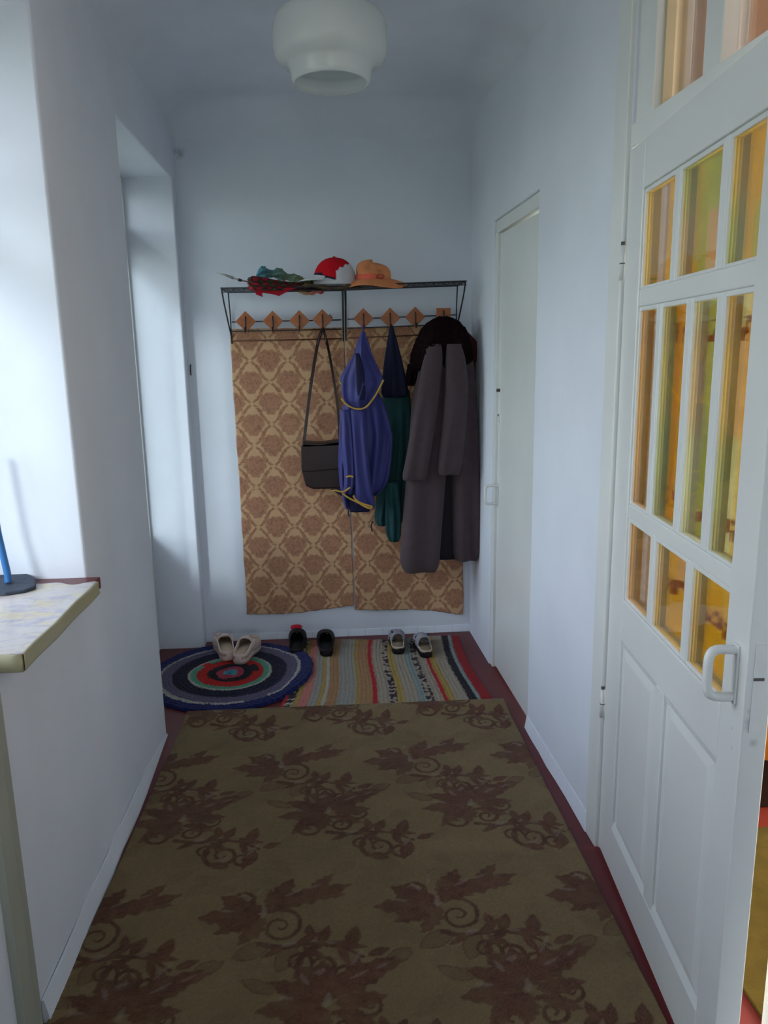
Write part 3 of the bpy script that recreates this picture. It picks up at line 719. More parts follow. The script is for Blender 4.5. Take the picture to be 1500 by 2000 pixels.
# ------------------------------------------------------------------ clothes
def interp_rows(rows, n):
    r = np.array(rows, float); y = np.linspace(r[0, 0], r[-1, 0], n)
    return [np.interp(y, r[:, 0], r[:, i]) if i else y for i in range(r.shape[1])]
def smooth1(a, k=3):
    a = np.asarray(a, float)
    for _ in range(k):
        b = a.copy(); b[1:-1] = (a[:-2]+2*a[1:-1]+a[2:])/4; a = b
    return a
def cloth(name, rows, Yc, m, parent, folds=(), n=70, na=72, seed=1, flat=.55, sm=3, hem=0, backk=.35, slant=0):
    """hanging cloth: rows of (py, left px, right px, thickness m); folds: (count, depth, phase, start row fraction)"""
    py, xl, xr, th = interp_rows(rows, n); xl = smooth1(xl, sm); xr = smooth1(xr, sm); th = smooth1(th, sm)
    rings = []
    rs = np.random.default_rng(seed); ph = rs.random(8)*6
    for i in range(n):
        f = i/(n-1); ring = []
        a = P(xl[i], py[i], Yc); b = P(xr[i], py[i], Yc); cx, w, z = (a.x+b.x)/2, (b.x-a.x)/2, (a.z+b.z)/2
        slope = (b.z-a.z)
        for k in range(na):
            t = 2*math.pi*k/na; c, s = math.cos(t), math.sin(t)
            q = (c+1)/2
            x = cx-w*c*(1 if abs(c) < 1 else 1); d = th[i]*abs(s)**flat*(1 if s > 0 else backk)
            fo = 0
            for (cnt, dep, phs, st) in folds:
                g = max(0., min(1., (f-st)/.25)); fo += dep*g*math.sin(cnt*math.pi*(q+.06*math.sin(f*3+ph[0]))*2+phs+.5*math.sin(f*5+ph[1]))
            yy = Yc-(d if s > 0 else -d)-(fo if s > 0 else -fo*.3)*min(1, abs(s)*2)
            zz = z-slant*(q-.5)*f**4+hem*math.sin(q*7+seed)*(f**6)
            ring.append((x, min(yy, YW-.008), zz))
        rings.append(ring)
    v, fc = loft(rings); return add(name, v, fc, m, parent, True)
def ptube(pts, Y, r, n=8, k=6):
    q = [P(x, y, (Y if not hasattr(Y, '__len__') else Y[i])) for i, (x, y) in enumerate(pts)]
    return MB().tube(bez(q, k), r, n)

M['blue'] = mat('blue_satin_cloth', srgb(48, 50, 118), .5, .08, 12, .0006, 300, spec=.35, sheen=.1)
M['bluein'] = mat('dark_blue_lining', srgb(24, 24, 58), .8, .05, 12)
M['gold'] = mat('yellow_bias_tape', srgb(196, 156, 70), .6, .1, 40)
M['navy'] = mat('dark_navy_cloth', srgb(22, 26, 52), .85, .08, 12, .001, 200)
M['teal'] = mat('dark_teal_jacket', srgb(24, 66, 70), .7, .2, 14, .0012, 120)
M['coat'] = mat('grey_brown_wool', srgb(72, 58, 63), .9, .08, 30, .0012, 300, sheen=.08)
M['coatin'] = mat('dark_lining', srgb(26, 20, 28), .7, .05, 12)
M['fur'] = mat('dark_fur', srgb(24, 11, 14), .95, .5, 60, .004, 180, spec=.08)
M['wine'] = mat('dark_wine_cloth', srgb(70, 22, 30), .8, .15, 16, .002, 90)
M['leather'] = mat('dark_brown_leather', srgb(42, 26, 29), .38, .15, 12, .0008, 60, spec=.4)

# blue smock with a hood
t = empty('hooded_smock', P(712, 1000, 3.62)); tag(t, 'blue hooded smock with yellow piping hanging beside the bag', 'smock', )
cloth('body', [(760, 690, 735, .05), (790, 670, 752, .06), (850, 662, 767, .06), (900, 660, 765, .055), (940, 663, 760, .05), (960, 668, 752, .045), (974, 672, 742, .035), (979, 676, 738, .02)], 3.64, M['blue'], t,
      folds=((3.2, .016, 1.2, .05), (6.5, .007, .3, .2)), n=80, seed=3, flat=.5, hem=.004, slant=.075)
hd = cloth('hood', [(648, 706, 713, .012), (668, 697, 720, .028), (690, 691, 726, .040), (715, 680, 737, .05), (738, 667, 748, .055), (750, 666, 748, .058), (768, 667, 738, .058), (784, 672, 727, .05), (795, 688, 717, .035)], 3.585, M['blue'], t,
      folds=((1.6, .012, 2.2, .0), (4, .004, 0, .3)), n=50, seed=5, flat=.55, sm=2)
cloth('hood_fold', [(700, 686, 692, .01), (735, 664, 680, .02), (752, 663, 670, .012)], 3.60, M['blue'], t, n=14, na=24)
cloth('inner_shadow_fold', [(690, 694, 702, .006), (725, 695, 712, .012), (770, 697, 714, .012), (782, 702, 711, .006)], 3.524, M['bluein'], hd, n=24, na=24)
ptube([(667, 778), (676, 789), (690, 797), (704, 799), (716, 794), (728, 780), (738, 764), (749, 742)], 3.527, .0042).build('piping', M['gold'], t, smooth=True)
ptube([(663, 744), (667, 750), (671, 757)], 3.57, .0042).build('piping', M['gold'], t, smooth=True)
cloth('sleeve_left', [(800, 664, 684, .03), (860, 662, 690, .035), (920, 672, 694, .035), (950, 672, 692, .03), (964, 668, 688, .02)], 3.585, M['blue'], t, folds=((2, .006, 0, 0),), n=40, na=40, seed=8)
cloth('front_panel', [(800, 684, 712, .02), (860, 688, 716, .028), (920, 692, 722, .03), (965, 694, 728, .03), (985, 700, 734, .02), (992, 716, 732, .012)], 3.572, M['blue'], t, folds=((1.5, .008, 0, .0),), n=44, na=40, seed=9)
for pts in ([(645, 960), (655, 958), (664, 960), (672, 960), (684, 952)], [(676, 932), (684, 930), (690, 932)], [(668, 963), (682, 973), (700, 982), (716, 991), (724, 993)], [(690, 968), (697, 978), (712, 985), (726, 989), (722, 992), (706, 986)]):
    ptube(pts, 3.535, .0042, k=5).build('hem_piping', M['gold'], t, smooth=True)
cloth('lower_hem', [(955, 645, 690, .015), (975, 680, 725, .02), (999, 684, 722, .02)], 3.62, M['bluein'], t, n=14, na=30)
ptube([(684, 992), (680, 1000), (682, 1009)], 3.58, .003).build('tie', M['bluein'], t, smooth=True)
ptube([(728, 1018), (725, 1027), (727, 1038)], 3.58, .003).build('tie', M['bluein'], t, smooth=True)
MB().tube(bez([P(710, 650, 3.585), P(709, 640, 3.63), P(710, 634, 3.665)], 5), .004, 8).build('hanging_loop', M['blue'], t, smooth=True)

# navy hood / teal jacket
t = empty('teal_jacket', P(765, 1055, 3.68)); tag(t, 'dark teal jacket under a navy cone-shaped hood hanging left of the long coat', 'jacket')
cloth('hood', [(636, 761, 767, .012), (660, 757, 774, .03), (700, 751, 784, .045), (740, 746, 793, .055), (768, 744, 798, .055), (776, 750, 794, .03)], 3.655, M['navy'], t, folds=((2, .006, .4, .1),), n=40, seed=11)
cloth('body', [(762, 748, 800, .025), (800, 744, 803, .03), (900, 741, 803, .03), (980, 734, 802, .03), (1010, 731, 792, .028), (1022, 733, 784, .025), (1026, 738, 782, .02)], 3.715, M['teal'], t, folds=((3, .007, .4, .05), (7, .003, 1, .3)), n=60, seed=12)
cloth('sleeve', [(940, 752, 780, .03), (1000, 752, 783, .035), (1040, 753, 783, .035), (1052, 757, 782, .03), (1057, 762, 778, .02)], 3.66, M['teal'], t, folds=((2, .006, .4, .0),), n=30, na=40, seed=13)
MB().tube(bez([P(764, 638, 3.655), P(763, 634, 3.675)], 5), .004, 8).build('hanging_loop', M['navy'], t, smooth=True)

# long coat
t = empty('long_coat', P(860, 1110, 3.60)); tag(t, 'long grey-brown wool coat with dark fur collar at the right of the rack', 'coat')
cloth('left_front', [(668, 830, 880, .05), (720, 815, 885, .07), (800, 803, 880, .08), (900, 797, 872, .08), (940, 793, 868, .075), (1020, 786, 862, .075), (1090, 781, 857, .07), (1108, 783, 856, .065), (1114, 790, 850, .05)], 3.60, M['coat'], t, folds=((1.3, .010, .5, .2),), n=80, seed=21, flat=.4)
cloth('right_front', [(668, 870, 915, .05), (720, 872, 925, .065), (800, 876, 930, .07), (900, 880, 934, .07), (1000, 882, 937, .065), (1080, 884, 936, .06), (1092, 888, 930, .045)], 3.60, M['coat'], t, folds=((1.5, .010, 2.0, .2),), n=80, seed=22, flat=.4)
cloth('lining', [(700, 850, 900, .03), (900, 850, 900, .03), (1086, 845, 900, .03), (1091, 848, 896, .02)], 3.61, M['coatin'], t, n=30, seed=23)
cloth('sleeve_left', [(672, 832, 862, .03), (700, 826, 864, .045), (760, 816, 858, .055), (840, 802, 848, .055), (900, 792, 838, .05), (930, 785, 832, .045), (936, 787, 830, .035)], 3.525, M['coat'], t, folds=((1.4, .005, .5, .3),), n=60, na=48, seed=24, flat=.5)
cloth('sleeve_right', [(672, 872, 900, .03), (700, 870, 908, .045), (760, 868, 914, .055), (840, 862, 908, .055), (900, 855, 902, .05), (920, 854, 898, .045), (926, 857, 895, .035)], 3.515, M['coat'], t, folds=((1.4, .005, 1.5, .3),), n=60, na=48, seed=25, flat=.5)
# fur collar: a thick rolled shape with tufts
def fur(name, rows, Yc, parent, seed, amp=.007):
    o = cloth(name, rows, Yc, M['fur'], parent, n=46, na=96, seed=seed, flat=.5, folds=((1.5, .012, .4, 0),))
    me = o.data; n = len(me.vertices); co = np.empty(n*3); me.vertices.foreach_get('co', co); co = co.reshape(-1, 3)
    nr = np.empty(n*3); me.vertices.foreach_get('normal', nr); nr = nr.reshape(-1, 3)
    co += nr*(rng.random((n, 1))*amp); me.vertices.foreach_set('co', co.ravel()); me.update()
    return o
fur('fur_collar', [(620, 858, 872, .02), (628, 838, 893, .05), (645, 822, 908, .07), (670, 811, 916, .08), (695, 803, 922, .08), (712, 802, 918, .06), (722, 806, 838, .03)], 3.585, t, 31)
fur('fur_cuff', [(712, 798, 818, .02), (735, 795, 812, .03), (752, 797, 806, .02)], 3.60, t, 32)
MB().tube(bez([P(866, 628, 3.60), P(866, 624, 3.64), P(866, 628, 3.675)], 5), .004, 8).build('hanging_loop', M['coatin'], t, smooth=True)
# wine coloured garment behind
t = empty('wine_coat', P(925, 1085, 3.70)); tag(t, 'dark wine-red garment mostly hidden behind the long coat', 'coat')
cloth('body', [(632, 875, 897, .02), (650, 872, 914, .03), (672, 872, 934, .04), (690, 872, 940, .045), (706, 872, 938, .045), (730, 872, 935, .045), (800, 872, 938, .045), (900, 872, 940, .045), (1078, 872, 941, .045), (1084, 876, 937, .03)], 3.705, M['wine'], t, folds=((2, .006, .4, .0),), n=90, seed=41)
cloth('collar', [(650, 900, 915, .02), (668, 900, 932, .03), (690, 902, 941, .035), (708, 904, 936, .02)], 3.665, M['wine'], t, n=24, na=40)

# shoulder bag
t = empty('shoulder_bag', P(630, 955, 3.68)); tag(t, 'dark brown leather shoulder bag hanging by a long strap from the fourth plaque', 'bag')
def pbox(name, pts_, Y0, Y1, m, parent, bevel=.006):
    a = [P(x, y, Y1) for x, y in pts_]; a = [Vector((q.x, Y1, q.z)) for q in a]; b = [Vector((q.x, Y0, q.z)) for q in a]; n = len(a)
    return MB().raw(a+b, [tuple(range(n))]+[tuple(range(n, 2*n))[::-1]]+[(i, (i+1) % n, n+(i+1) % n, n+i) for i in range(n)]).build(name, m, parent, bevel=bevel)
pbox('bag_body', [(597, 950), (612, 956), (669, 955), (671, 870), (665, 864), (590, 868), (588, 915)], 3.755, 3.665, M['leather'], t, .010)
pbox('flap', [(589, 921), (604, 922), (668, 916), (669, 864), (660, 861), (625, 868), (591, 866), (588, 872)], 3.667, 3.655, M['leather'], t, .005)
pbox('flap_top', [(589, 875), (669, 872), (667, 861), (625, 866), (591, 864)], 3.757, 3.655, M['leather'], t, .006)
def strap(pts, Ys, w, th, m, parent):
    q = bez([P(x, y, Y) for (x, y), Y in zip(pts, Ys)], 8); mb = MB(); v = []
    for p in q: v += [(p.x-w, p.y-th, p.z), (p.x+w, p.y-th, p.z), (p.x+w, p.y+th, p.z), (p.x-w, p.y+th, p.z)]
    f = []
    for i in range(len(q)-1):
        for k in range(4): f.append((i*4+k, i*4+(k+1) % 4, i*4+4+(k+1) % 4, i*4+4+k))
    f += [(3, 2, 1, 0), tuple(len(v)-4+k for k in range(4))]
    return MB().raw(v, f).build('strap', m, parent)
strap([(593, 870), (600, 810), (609, 740), (620, 675), (628, 648), (631, 640)], [3.70, 3.71, 3.71, 3.69, 3.665, 3.66], .0075, .0015, M['leather'], t)
strap([(664, 866), (660, 800), (650, 730), (640, 675), (633, 648), (631, 640)], [3.74, 3.755, 3.752, 3.72, 3.67, 3.66], .006, .0012, M['leather'], t)
ptube([(628, 648), (624, 660), (621, 674)], 3.655, .003).build('buckle_strap', M['leather'], t, smooth=True)
ptube([(633, 648), (637, 660), (636, 673)], 3.655, .003).build('strap_end', M['leather'], t, smooth=True)

# ------------------------------------------------------------------ things on the hat shelf
ZS = P(550, 561, 3.505).z+.004        # shelf height near the left
ZS2 = P(740, 556, 3.505).z+.005
def dome(cx, cy, cz, rx, ry, h, fnr=None, n=40, m=72, p=2.2, col=None):
    u, v = np.meshgrid(np.linspace(0, 1, n), np.linspace(0, 1, m, endpoint=False), indexing='ij')
    a = v*2*np.pi; t = u*np.pi/2
    r = np.sin(t)**(2/p*1.0); z = np.cos(t)**(2/p)
    k = fnr(u, a) if fnr else 1
    x = cx+rx*r*np.cos(a)*k; y = cy+ry*r*np.sin(a)*k; zz = cz+h*z*k
    V = np.stack([x, y, zz], -1).reshape(-1, 3); F = []
    for i in range(n-1):
        for j in range(m): F.append((i*m+j, i*m+(j+1) % m, (i+1)*m+(j+1) % m, (i+1)*m+j))
    C = col(u, a, x, y, zz).reshape(-1, 3) if col else None
    return V, F, C
M['vc'] = mat('dyed_cotton', (0, 0, 0), .85, .05, 40, .0006, 400, spec=.15, attr=True)
M['orange'] = mat('orange_terry', srgb(224, 142, 96), .9, .12, 14, .002, 120, spec=.1)
# red and white cap
c0 = P(654, 553, 3.58); zc = ZS2+.001
t = empty('cap', (c0.x, 3.58, zc)); tag(t, 'red and white peaked cap with navy edging on the hat shelf', 'cap')
def capcol(u, a, x, y, z):
    c = np.zeros(u.shape+(3,)); c[:] = srgb(196, 18, 34)
    w = (x-c0.x); hz = (z-zc)
    sc = .004*np.sin(x*260)
    c[(w > .004+sc) & (hz < .055+w*.55+sc)] = srgb(205, 205, 210)
    c[(hz < .030-(w+.05)*.22)] = srgb(205, 205, 210)
    c[(w < -.055) & (hz < .052) & (hz > .018)] = srgb(30, 34, 60)
    c[np.abs(hz-(.034-(w+.05)*.25)) < .0045*(w < .0)] = srgb(30, 34, 60)
    return c
V, F, C = dome(c0.x, 3.58, zc, .098, .080, .120, n=60, m=140, p=2.3, col=capcol)
o = add('crown', V, F, M['vc'], t, True, colors=C); s = o.modifiers.new('s', 'SOLIDIFY'); s.thickness = .002
M['white'] = mat('white_cotton', srgb(205, 205, 208), .8, .05, 20)
# peak
u, v = np.meshgrid(np.linspace(0, 1, 14), np.linspace(-1, 1, 30), indexing='ij')
ang = math.pi*1.05+v*.95
rad = .094+u*.068*np.cos(v*1.35)
X_ = c0.x+rad*np.cos(ang); Y_ = 3.56+rad*.9*np.sin(ang); Z_ = zc+.022-u*.016+.010*(1-v*v)*(1-u)+.010*(np.abs(v)<2)
V = np.stack([X_, Y_, Z_], -1).reshape(-1, 3); F = [(i*30+j, i*30+j+1, (i+1)*30+j+1, (i+1)*30+j) for i in range(13) for j in range(29)]
o = add('peak', V, F, M['white'], t, True); s = o.modifiers.new('s', 'SOLIDIFY'); s.thickness = .003
v_, f_ = lathe([(.0005, .0), (.006, .0005), (.007, .003), (.004, .006), (.0005, .0065)], (c0.x, 3.58, zc+.119), 16)
M['red'] = mat('red_cotton', srgb(166, 16, 38), .8, .05, 20)
add('button', v_, f_, M['red'], t, True)
# orange bucket hat
c1 = P(733, 553, 3.56); zc = ZS2-.004
t = empty('bucket_hat', (c1.x, 3.56, zc)); tag(t, 'crumpled orange bucket hat with a floppy brim on the hat shelf', 'hat')
V, F, C = dome(c1.x-.010, 3.568, zc+.020, .080, .072, .082, lambda u, a: 1+.06*np.sin(a*2+4*u)+.07*np.sin(a*3-u*5)*u-.10*np.cos(a)*(1-u)-.22*np.exp(-((a-5.3)/.40)**2-((u-.6)/.22)**2)-.12*np.exp(-((a-4.4)/.3)**2-((u-.4)/.2)**2), n=40, m=90, p=2.6)
o = add('crown', V, F, M['orange'], t, True)
u, v = np.meshgrid(np.linspace(0, 1, 14), np.linspace(0, 1, 91)[:-1], indexing='ij'); a = v*2*np.pi
r = .074+u*.062*(1+.18*np.cos(a)); X_ = c1.x-.010+r*np.cos(a)+.010*np.cos(a)*u; Y_ = 3.568+r*.86*np.sin(a); Z_ = zc+.030-.030*u**1.3+.008*np.sin(a*3+1)*u+.012*u*np.sin(a)
V = np.stack([X_, Y_, Z_], -1).reshape(-1, 3); F = [(i*90+j, i*90+(j+1) % 90, (i+1)*90+(j+1) % 90, (i+1)*90+j) for i in range(13) for j in range(90)]
o = add('brim', V, F, M['orange'], t, True); s = o.modifiers.new('s', 'SOLIDIFY'); s.thickness = .003
M['pinkband'] = mat('coral_ribbon', srgb(226, 104, 82), .8, .1, 20)
v_, f_ = lathe([(.0785, .020), (.0800, .024), (.0800, .042), (.0785, .046)], (c1.x-.010, 3.568, zc), 48)
q = [(x, y, z) for x, y, z in v_]; ff = [f for f in f_ if sum(q[i][0] for i in f)/4 < c1.x+.0]
add('hat_band', q, ff, M['pinkband'], t, True)
M['rosette'] = mat('dark_coral_bow', srgb(190, 92, 66), .8, .1, 20)
v_, f_ = loft([[(P(743+8*math.cos(g)*k, 540+5*math.sin(g)*k, 3.50).x, 3.490+.012*(1-k), P(743+8*math.cos(g)*k, 540+5*math.sin(g)*k, 3.50).z) for g in [2*math.pi*i/12 for i in range(12)]] for k in (.2, .8, 1.0, .7)])
add('bow', v_, f_, M['rosette'], t, True)

# folded umbrella, floral red
M['umb'] = mat('red_floral_fabric', (0, 0, 0), .7, .05, 40, .0015, 120, attr=True)
t = empty('folded_umbrella', P(530, 562, 3.58)); tag(t, 'folded dark red floral umbrella lying on the shelf with its tip pointing left', 'umbrella')
ur, ncol = [], []
k_ = 40; na = 48
Q = bez([P(486, 550, 3.50), P(520, 553, 3.50), (P(560, 557, 3.52)), P(600, 560, 3.56), P(630, 562, 3.60)], 12)
for i, p in enumerate(Q):
    f_ = i/(len(Q)-1); rr_ = (.034+.004*math.sin(f_*9))*(1-.55*f_**1.5)*(min(1, f_*10+.55))
    ring = []
    for j in range(na):
        g = 2*math.pi*j/na; w = 1+.20*math.sin(g*6+f_*4)+.06*math.sin(g*11)
        ring.append((p.x+.006*math.sin(g*5+f_*8), p.y+rr_*1.15*w*math.cos(g), p.z+rr_*.75*w*math.sin(g)-.006))
        s_ = math.sin(f_*31+g*3)*math.sin(g*5-f_*17)
        ncol.append(srgb(140, 16, 36) if s_ > .20 or (g > 4.2 and g < 5.0) else (srgb(34, 14, 20) if s_ > -.40 else srgb(60, 66, 40)))
    ur.append(ring)
v_, f_ = loft(ur); o = add('canopy', v_, f_, M['umb'], t, True, colors=np.array(ncol))
M['steel'] = mat('dull_steel', (.45, .44, .42), .45, .15, 30, metal=.6)
MB().tube([P(488, 551, 3.50), P(468, 547, 3.48), P(455, 543, 3.47)], .0032, 8).build('shaft', M['steel'], t, smooth=True)
MB().tube([P(472, 548, 3.483), P(465, 546, 3.478)], .006, 10).build('ferrule', M['wire'], t, smooth=True)
MB().tube([P(456, 543, 3.47), P(442, 538, 3.465), P(422, 533, 3.46)], [.006, .005, .001], 8).build('tip', M['steel'], t, smooth=True)
cl = []
Q = [(495, 562), (500, 575), (513, 580), (512, 572), (530, 574), (545, 578), (560, 570), (578, 562)]
a = [P(x, y, 3.497) for x, y in Q]; b = [Vector((p.x, p.y+.006, p.z)) for p in a]; n = len(a)
MB().raw(a+b, [tuple(range(n)), tuple(range(n, 2*n))[::-1]]+[(i, (i+1) % n, n+(i+1) % n, n+i) for i in range(n)]).build('loose_flap', M['red'], t)

# ruffled scarf
M['scarf'] = mat('tie_dye_gauze', (0, 0, 0), .9, .05, 60, .002, 150, attr=True)
def ruffle(name, pts, Y, r, colA, colB, parent, seed, zs=.9):
    Q = bez([P(x, y, Y) for x, y in pts], 10); rs = np.random.default_rng(seed); rings = []; C = []
    for i, p in enumerate(Q):
        f_ = i/(len(Q)-1); rr_ = r*(.75+.35*math.sin(f_*23+seed)*.6+.2*rs.random())*(min(1, 6*f_+.4))*(min(1, 6*(1-f_)+.3)); ring = []
        for j in range(36):
            g = 2*math.pi*j/36; w = 1+.22*math.sin(g*5+f_*15+seed)+.14*rs.random()
            ring.append((p.x+r*.2*math.sin(g*3), p.y+rr_*1.5*w*math.cos(g), p.z+rr_*zs*w*math.sin(g)))
            C.append(np.array(colA)*(1-f_)+np.array(colB)*f_)
        rings.append(ring)
    v_, f_ = loft(rings); return add(name, v_, f_, M['scarf'], parent, True, colors=np.array(C))
o = ruffle('gauze_scarf', [(502, 540), (512, 533), (530, 534), (548, 536), (570, 544), (592, 551), (612, 556)], 3.60, .024, srgb(64, 128, 150), srgb(128, 132, 78), None, 3)
tag(o, 'ruffled turquoise to green gauze scarf lying behind the umbrella', 'scarf')
o = ruffle('head_scarf', [(590, 560), (605, 557), (630, 561), (660, 563), (690, 561), (706, 562)], 3.515, .010, srgb(98, 84, 60), srgb(74, 56, 44), None, 5, zs=.8)
tag(o, 'crumpled olive brown cloth tucked under the cap on the shelf', 'scarf')
o = ruffle('handkerchief', [(582, 568), (592, 572), (606, 573), (620, 570), (632, 571)], 3.53, .009, srgb(170, 160, 110), srgb(190, 60, 80), None, 7, zs=.8)
tag(o, 'thin yellowish and pink cloth hanging through the shelf wires below the brown cloth', 'cloth')

# ------------------------------------------------------------------ shoes
def shoe_outline(s, L_, Wd, side):
    """half widths left/right at s (0 heel..1 toe)"""
    w = Wd/2*np.interp(s, [0, .03, .10, .25, .45, .62, .75, .88, .96, 1], [.25, .50, .70, .76, .78, .95, 1., .86, .55, .18])
    off = side*Wd*.10*np.sin(np.clip((s-.2)/.8, 0, 1)*math.pi*.8)
    return w, off
def shoe_base(L_, Wd, z0, z1, side, ns=26, na=28, grow=1.0):
    """solid sole as stacked rings"""
    def ring(z, g):
        pts = []
        ss = np.linspace(0, 1, ns)
        for s in ss: w, o = shoe_outline(s, L_, Wd, side); pts.append((o-w*g, (s-.5)*L_*g*1.0, z(s)))
        for s in ss[::-1]: w, o = shoe_outline(s, L_, Wd, side); pts.append((o+w*g, (s-.5)*L_*g*1.0, z(s)))
        return pts
    zz0 = z0 if callable(z0) else (lambda s: z0); zz1 = z1 if callable(z1) else (lambda s: z1)
    return loft([ring(zz0, grow*.97), ring(lambda s: zz0(s)+(zz1(s)-zz0(s))*.3, grow), ring(lambda s: zz0(s)+(zz1(s)-zz0(s))*.85, grow), ring(zz1, grow*.97)])
def place(V, ang, loc):
    c, s = math.cos(ang), math.sin(ang)
    return [(loc[0]+x*c-y*s, loc[1]+x*s+y*c, loc[2]+z) for x, y, z in V]
def upper(L_, Wd, side, s0, s1, h0, htop, zb_, n=22, m=22, th=.003, front_open=0, low=None, grow=1.02):
    """arched band over the foot from s0 to s1; heights vary; closed toe if s1==1"""
    V = []; F = []
    for i in range(n):
        s = s0+(s1-s0)*i/(n-1); w, o = shoe_outline(s, L_, Wd, side); w *= grow
        h = htop(s)
        for j in range(m):
            g = math.pi*j/(m-1); c, q = math.cos(g), math.sin(g)
            V.append((o-w*(abs(c)**.8)*(1 if c > 0 else -1), (s-.5)*L_*grow, zb_+h*q**.75))
    for i in range(n-1):
        for j in range(m-1): F.append((i*m+j, i*m+j+1, (i+1)*m+j+1, (i+1)*m+j))
    return V, F
def rimwall(L_, Wd, side, hfn, zb_, s1=.62, n=60, th=.006):
    """low wall round the heel, open inside"""
    pts = []
    ss = np.concatenate([np.linspace(s1, 0, n//2), np.linspace(0, s1, n//2)[1:]])
    sg = np.concatenate([-np.ones(n//2), np.ones(n//2-1)])
    V = []; F = []
    for s, g in zip(ss, sg):
        w, o = shoe_outline(s, L_, Wd, side)
        if s < .002: pass
        h = hfn(s); x = o+g*w; y = (s-.5)*L_
        xi = o+g*(w-th); yi = y+(th if s < .06 else 0)
        V += [(x, y, zb_), (x*1.0, y, zb_+h), (xi, yi, zb_+h), (xi, yi, zb_)]
    m = len(ss)
    for i in range(m-1):
        for k in range(4): F.append((i*4+k, i*4+(k+1) % 4, i*4+4+(k+1) % 4, i*4+4+k))
    F += [(0, 1, 2, 3), ((m-1)*4+3, (m-1)*4+2, (m-1)*4+1, (m-1)*4)]
    return V, F
def part(name, vf, m, root, ang, loc, smooth=True, solid=0, sub=0, **k):
    o = add(name, place(vf[0], ang, loc), vf[1], m, root, smooth, **k)
    if solid: s = o.modifiers.new('s', 'SOLIDIFY'); s.thickness = solid; s.offset = -1
    if sub: s = o.modifiers.new('ss', 'SUBSURF'); s.levels = s.render_levels = sub
    return o
M['clog'] = mat('pale_pink_beige_rubber', srgb(214, 192, 182), .5, .04, 20, spec=.35)
M['clogin'] = mat('clog_insole', srgb(188, 168, 146), .7, .08, 20)
M['blk'] = mat('black_rubber', srgb(24, 20, 22), .6, .1, 20, spec=.3)
M['blkin'] = mat('black_insole', srgb(30, 30, 34), .7, .1, 20, .001, 200)
M['sandal'] = mat('grey_sandal_leather', srgb(148, 148, 158), .5, .08, 20, spec=.35)
M['sandalin'] = mat('sandal_footbed', srgb(126, 112, 96), .8, .15, 40)
M['flower'] = mat('red_flower_cloth', srgb(190, 24, 44), .7, .1, 30)
def clog(loc, ang, side, label):
    t = empty('clog', loc); tag(t, label, 'shoe', 'pair of pale beige clogs on the round rug'); L_, Wd = .245, .098
    part('sole', shoe_base(L_, Wd, lambda s: .0, lambda s: .030+.012*(1-s), side), M['clog'], t, ang, loc)
    part('insole', shoe_base(L_*.92, Wd*.84, .030, lambda s: .038+.010*(1-s), side), M['clogin'], t, ang, loc)
    part('heel_wall', rimwall(L_, Wd, side, lambda s: .022+.035*max(0, (s-.15))/.5, .028, .60), M['clog'], t, ang, loc)
    u_ = part('upper', upper(L_, Wd, side, .50, 1.0, 0, lambda s: np.interp(s, [.5, .65, .85, 1], [.066, .062, .046, .012]), .024), M['clog'], t, ang, loc, solid=.005)
    mb = MB()
    rs = np.random.default_rng(3 if side > 0 else 4)
    for k in range(7):                 # gathered frills on the outer toe
        s = .60+.045*k; w, o_ = shoe_outline(s, L_, Wd, side); x = o_-side*w*.45
        base = [(x-.012, (s-.5)*L_, .083-.03*k/7), (x, (s-.5)*L_+.004, .092-.03*k/7), (x+.014, (s-.5)*L_-.002, .084-.03*k/7)]
        mb.tube(bez(place(base, ang, loc), 4), .0045, 6)
    mb.build('frill', M['clog'], t, smooth=True)
zr = .020
clog(Vector((-.570, 3.560, zr)), math.radians(20), 1, 'left beige clog of the pair on the round rug, toe turned left')
clog(Vector((-.448, 3.515, zr)), math.radians(-16), -1, 'right beige clog of the pair on the round rug, toe turned right')
def slipper(loc, ang, side, label, flower=False):
    t = empty('slipper', loc); tag(t, label, 'shoe', 'pair of black slip-on shoes between the rugs'); L_, Wd = .25, .092
    part('sole', shoe_base(L_, Wd, 0, .022, side), M['blk'], t, ang, loc)
    part('insole', shoe_base(L_*.93, Wd*.86, .020, .027, side), M['blkin'], t, ang, loc)
    part('heel_wall', rimwall(L_, Wd, side, lambda s: .018+.03*max(0, s-.2), .016, .56), M['blk'], t, ang, loc)
    part('upper', upper(L_, Wd, side, .42, 1.0, 0, lambda s: np.interp(s, [.42, .65, .85, 1], [.072, .066, .046, .012]), .016), M['blk'], t, ang, loc, solid=.004)
    if flower:
        mb = MB()
        for k in range(9):
            g = 2*math.pi*k/9; c = Vector((.004, .070, .064))
            pts = [(c.x+.004*math.cos(g), c.y+.004*math.sin(g), c.z), (c.x+.018*math.cos(g), c.y+.012*math.sin(g), c.z+.014), (c.x+.026*math.cos(g), c.y+.018*math.sin(g), c.z+.006)]
            mb.tube(bez(place(pts, ang, loc), 4), [.004, .006, .008, .009, .0095, .009, .008, .006, .003], 8)
        mb.build('flower', M['flower'], t, smooth=True)
        v_, f_ = lathe([(.0005, .012), (.008, .009), (.010, .004), (.006, .0)], place([(.004, .070, .068)], ang, loc)[0], 16)
        add('flower_centre', v_, f_, M['white'], t, True)
slipper(Vector((-.218, 3.622, .012)), math.radians(3), 1, 'left black slip-on shoe with a red flower on the toe', True)
slipper(Vector((-.062, 3.595, .012)), math.radians(-2), -1, 'right black slip-on shoe, plain, on the striped rug')
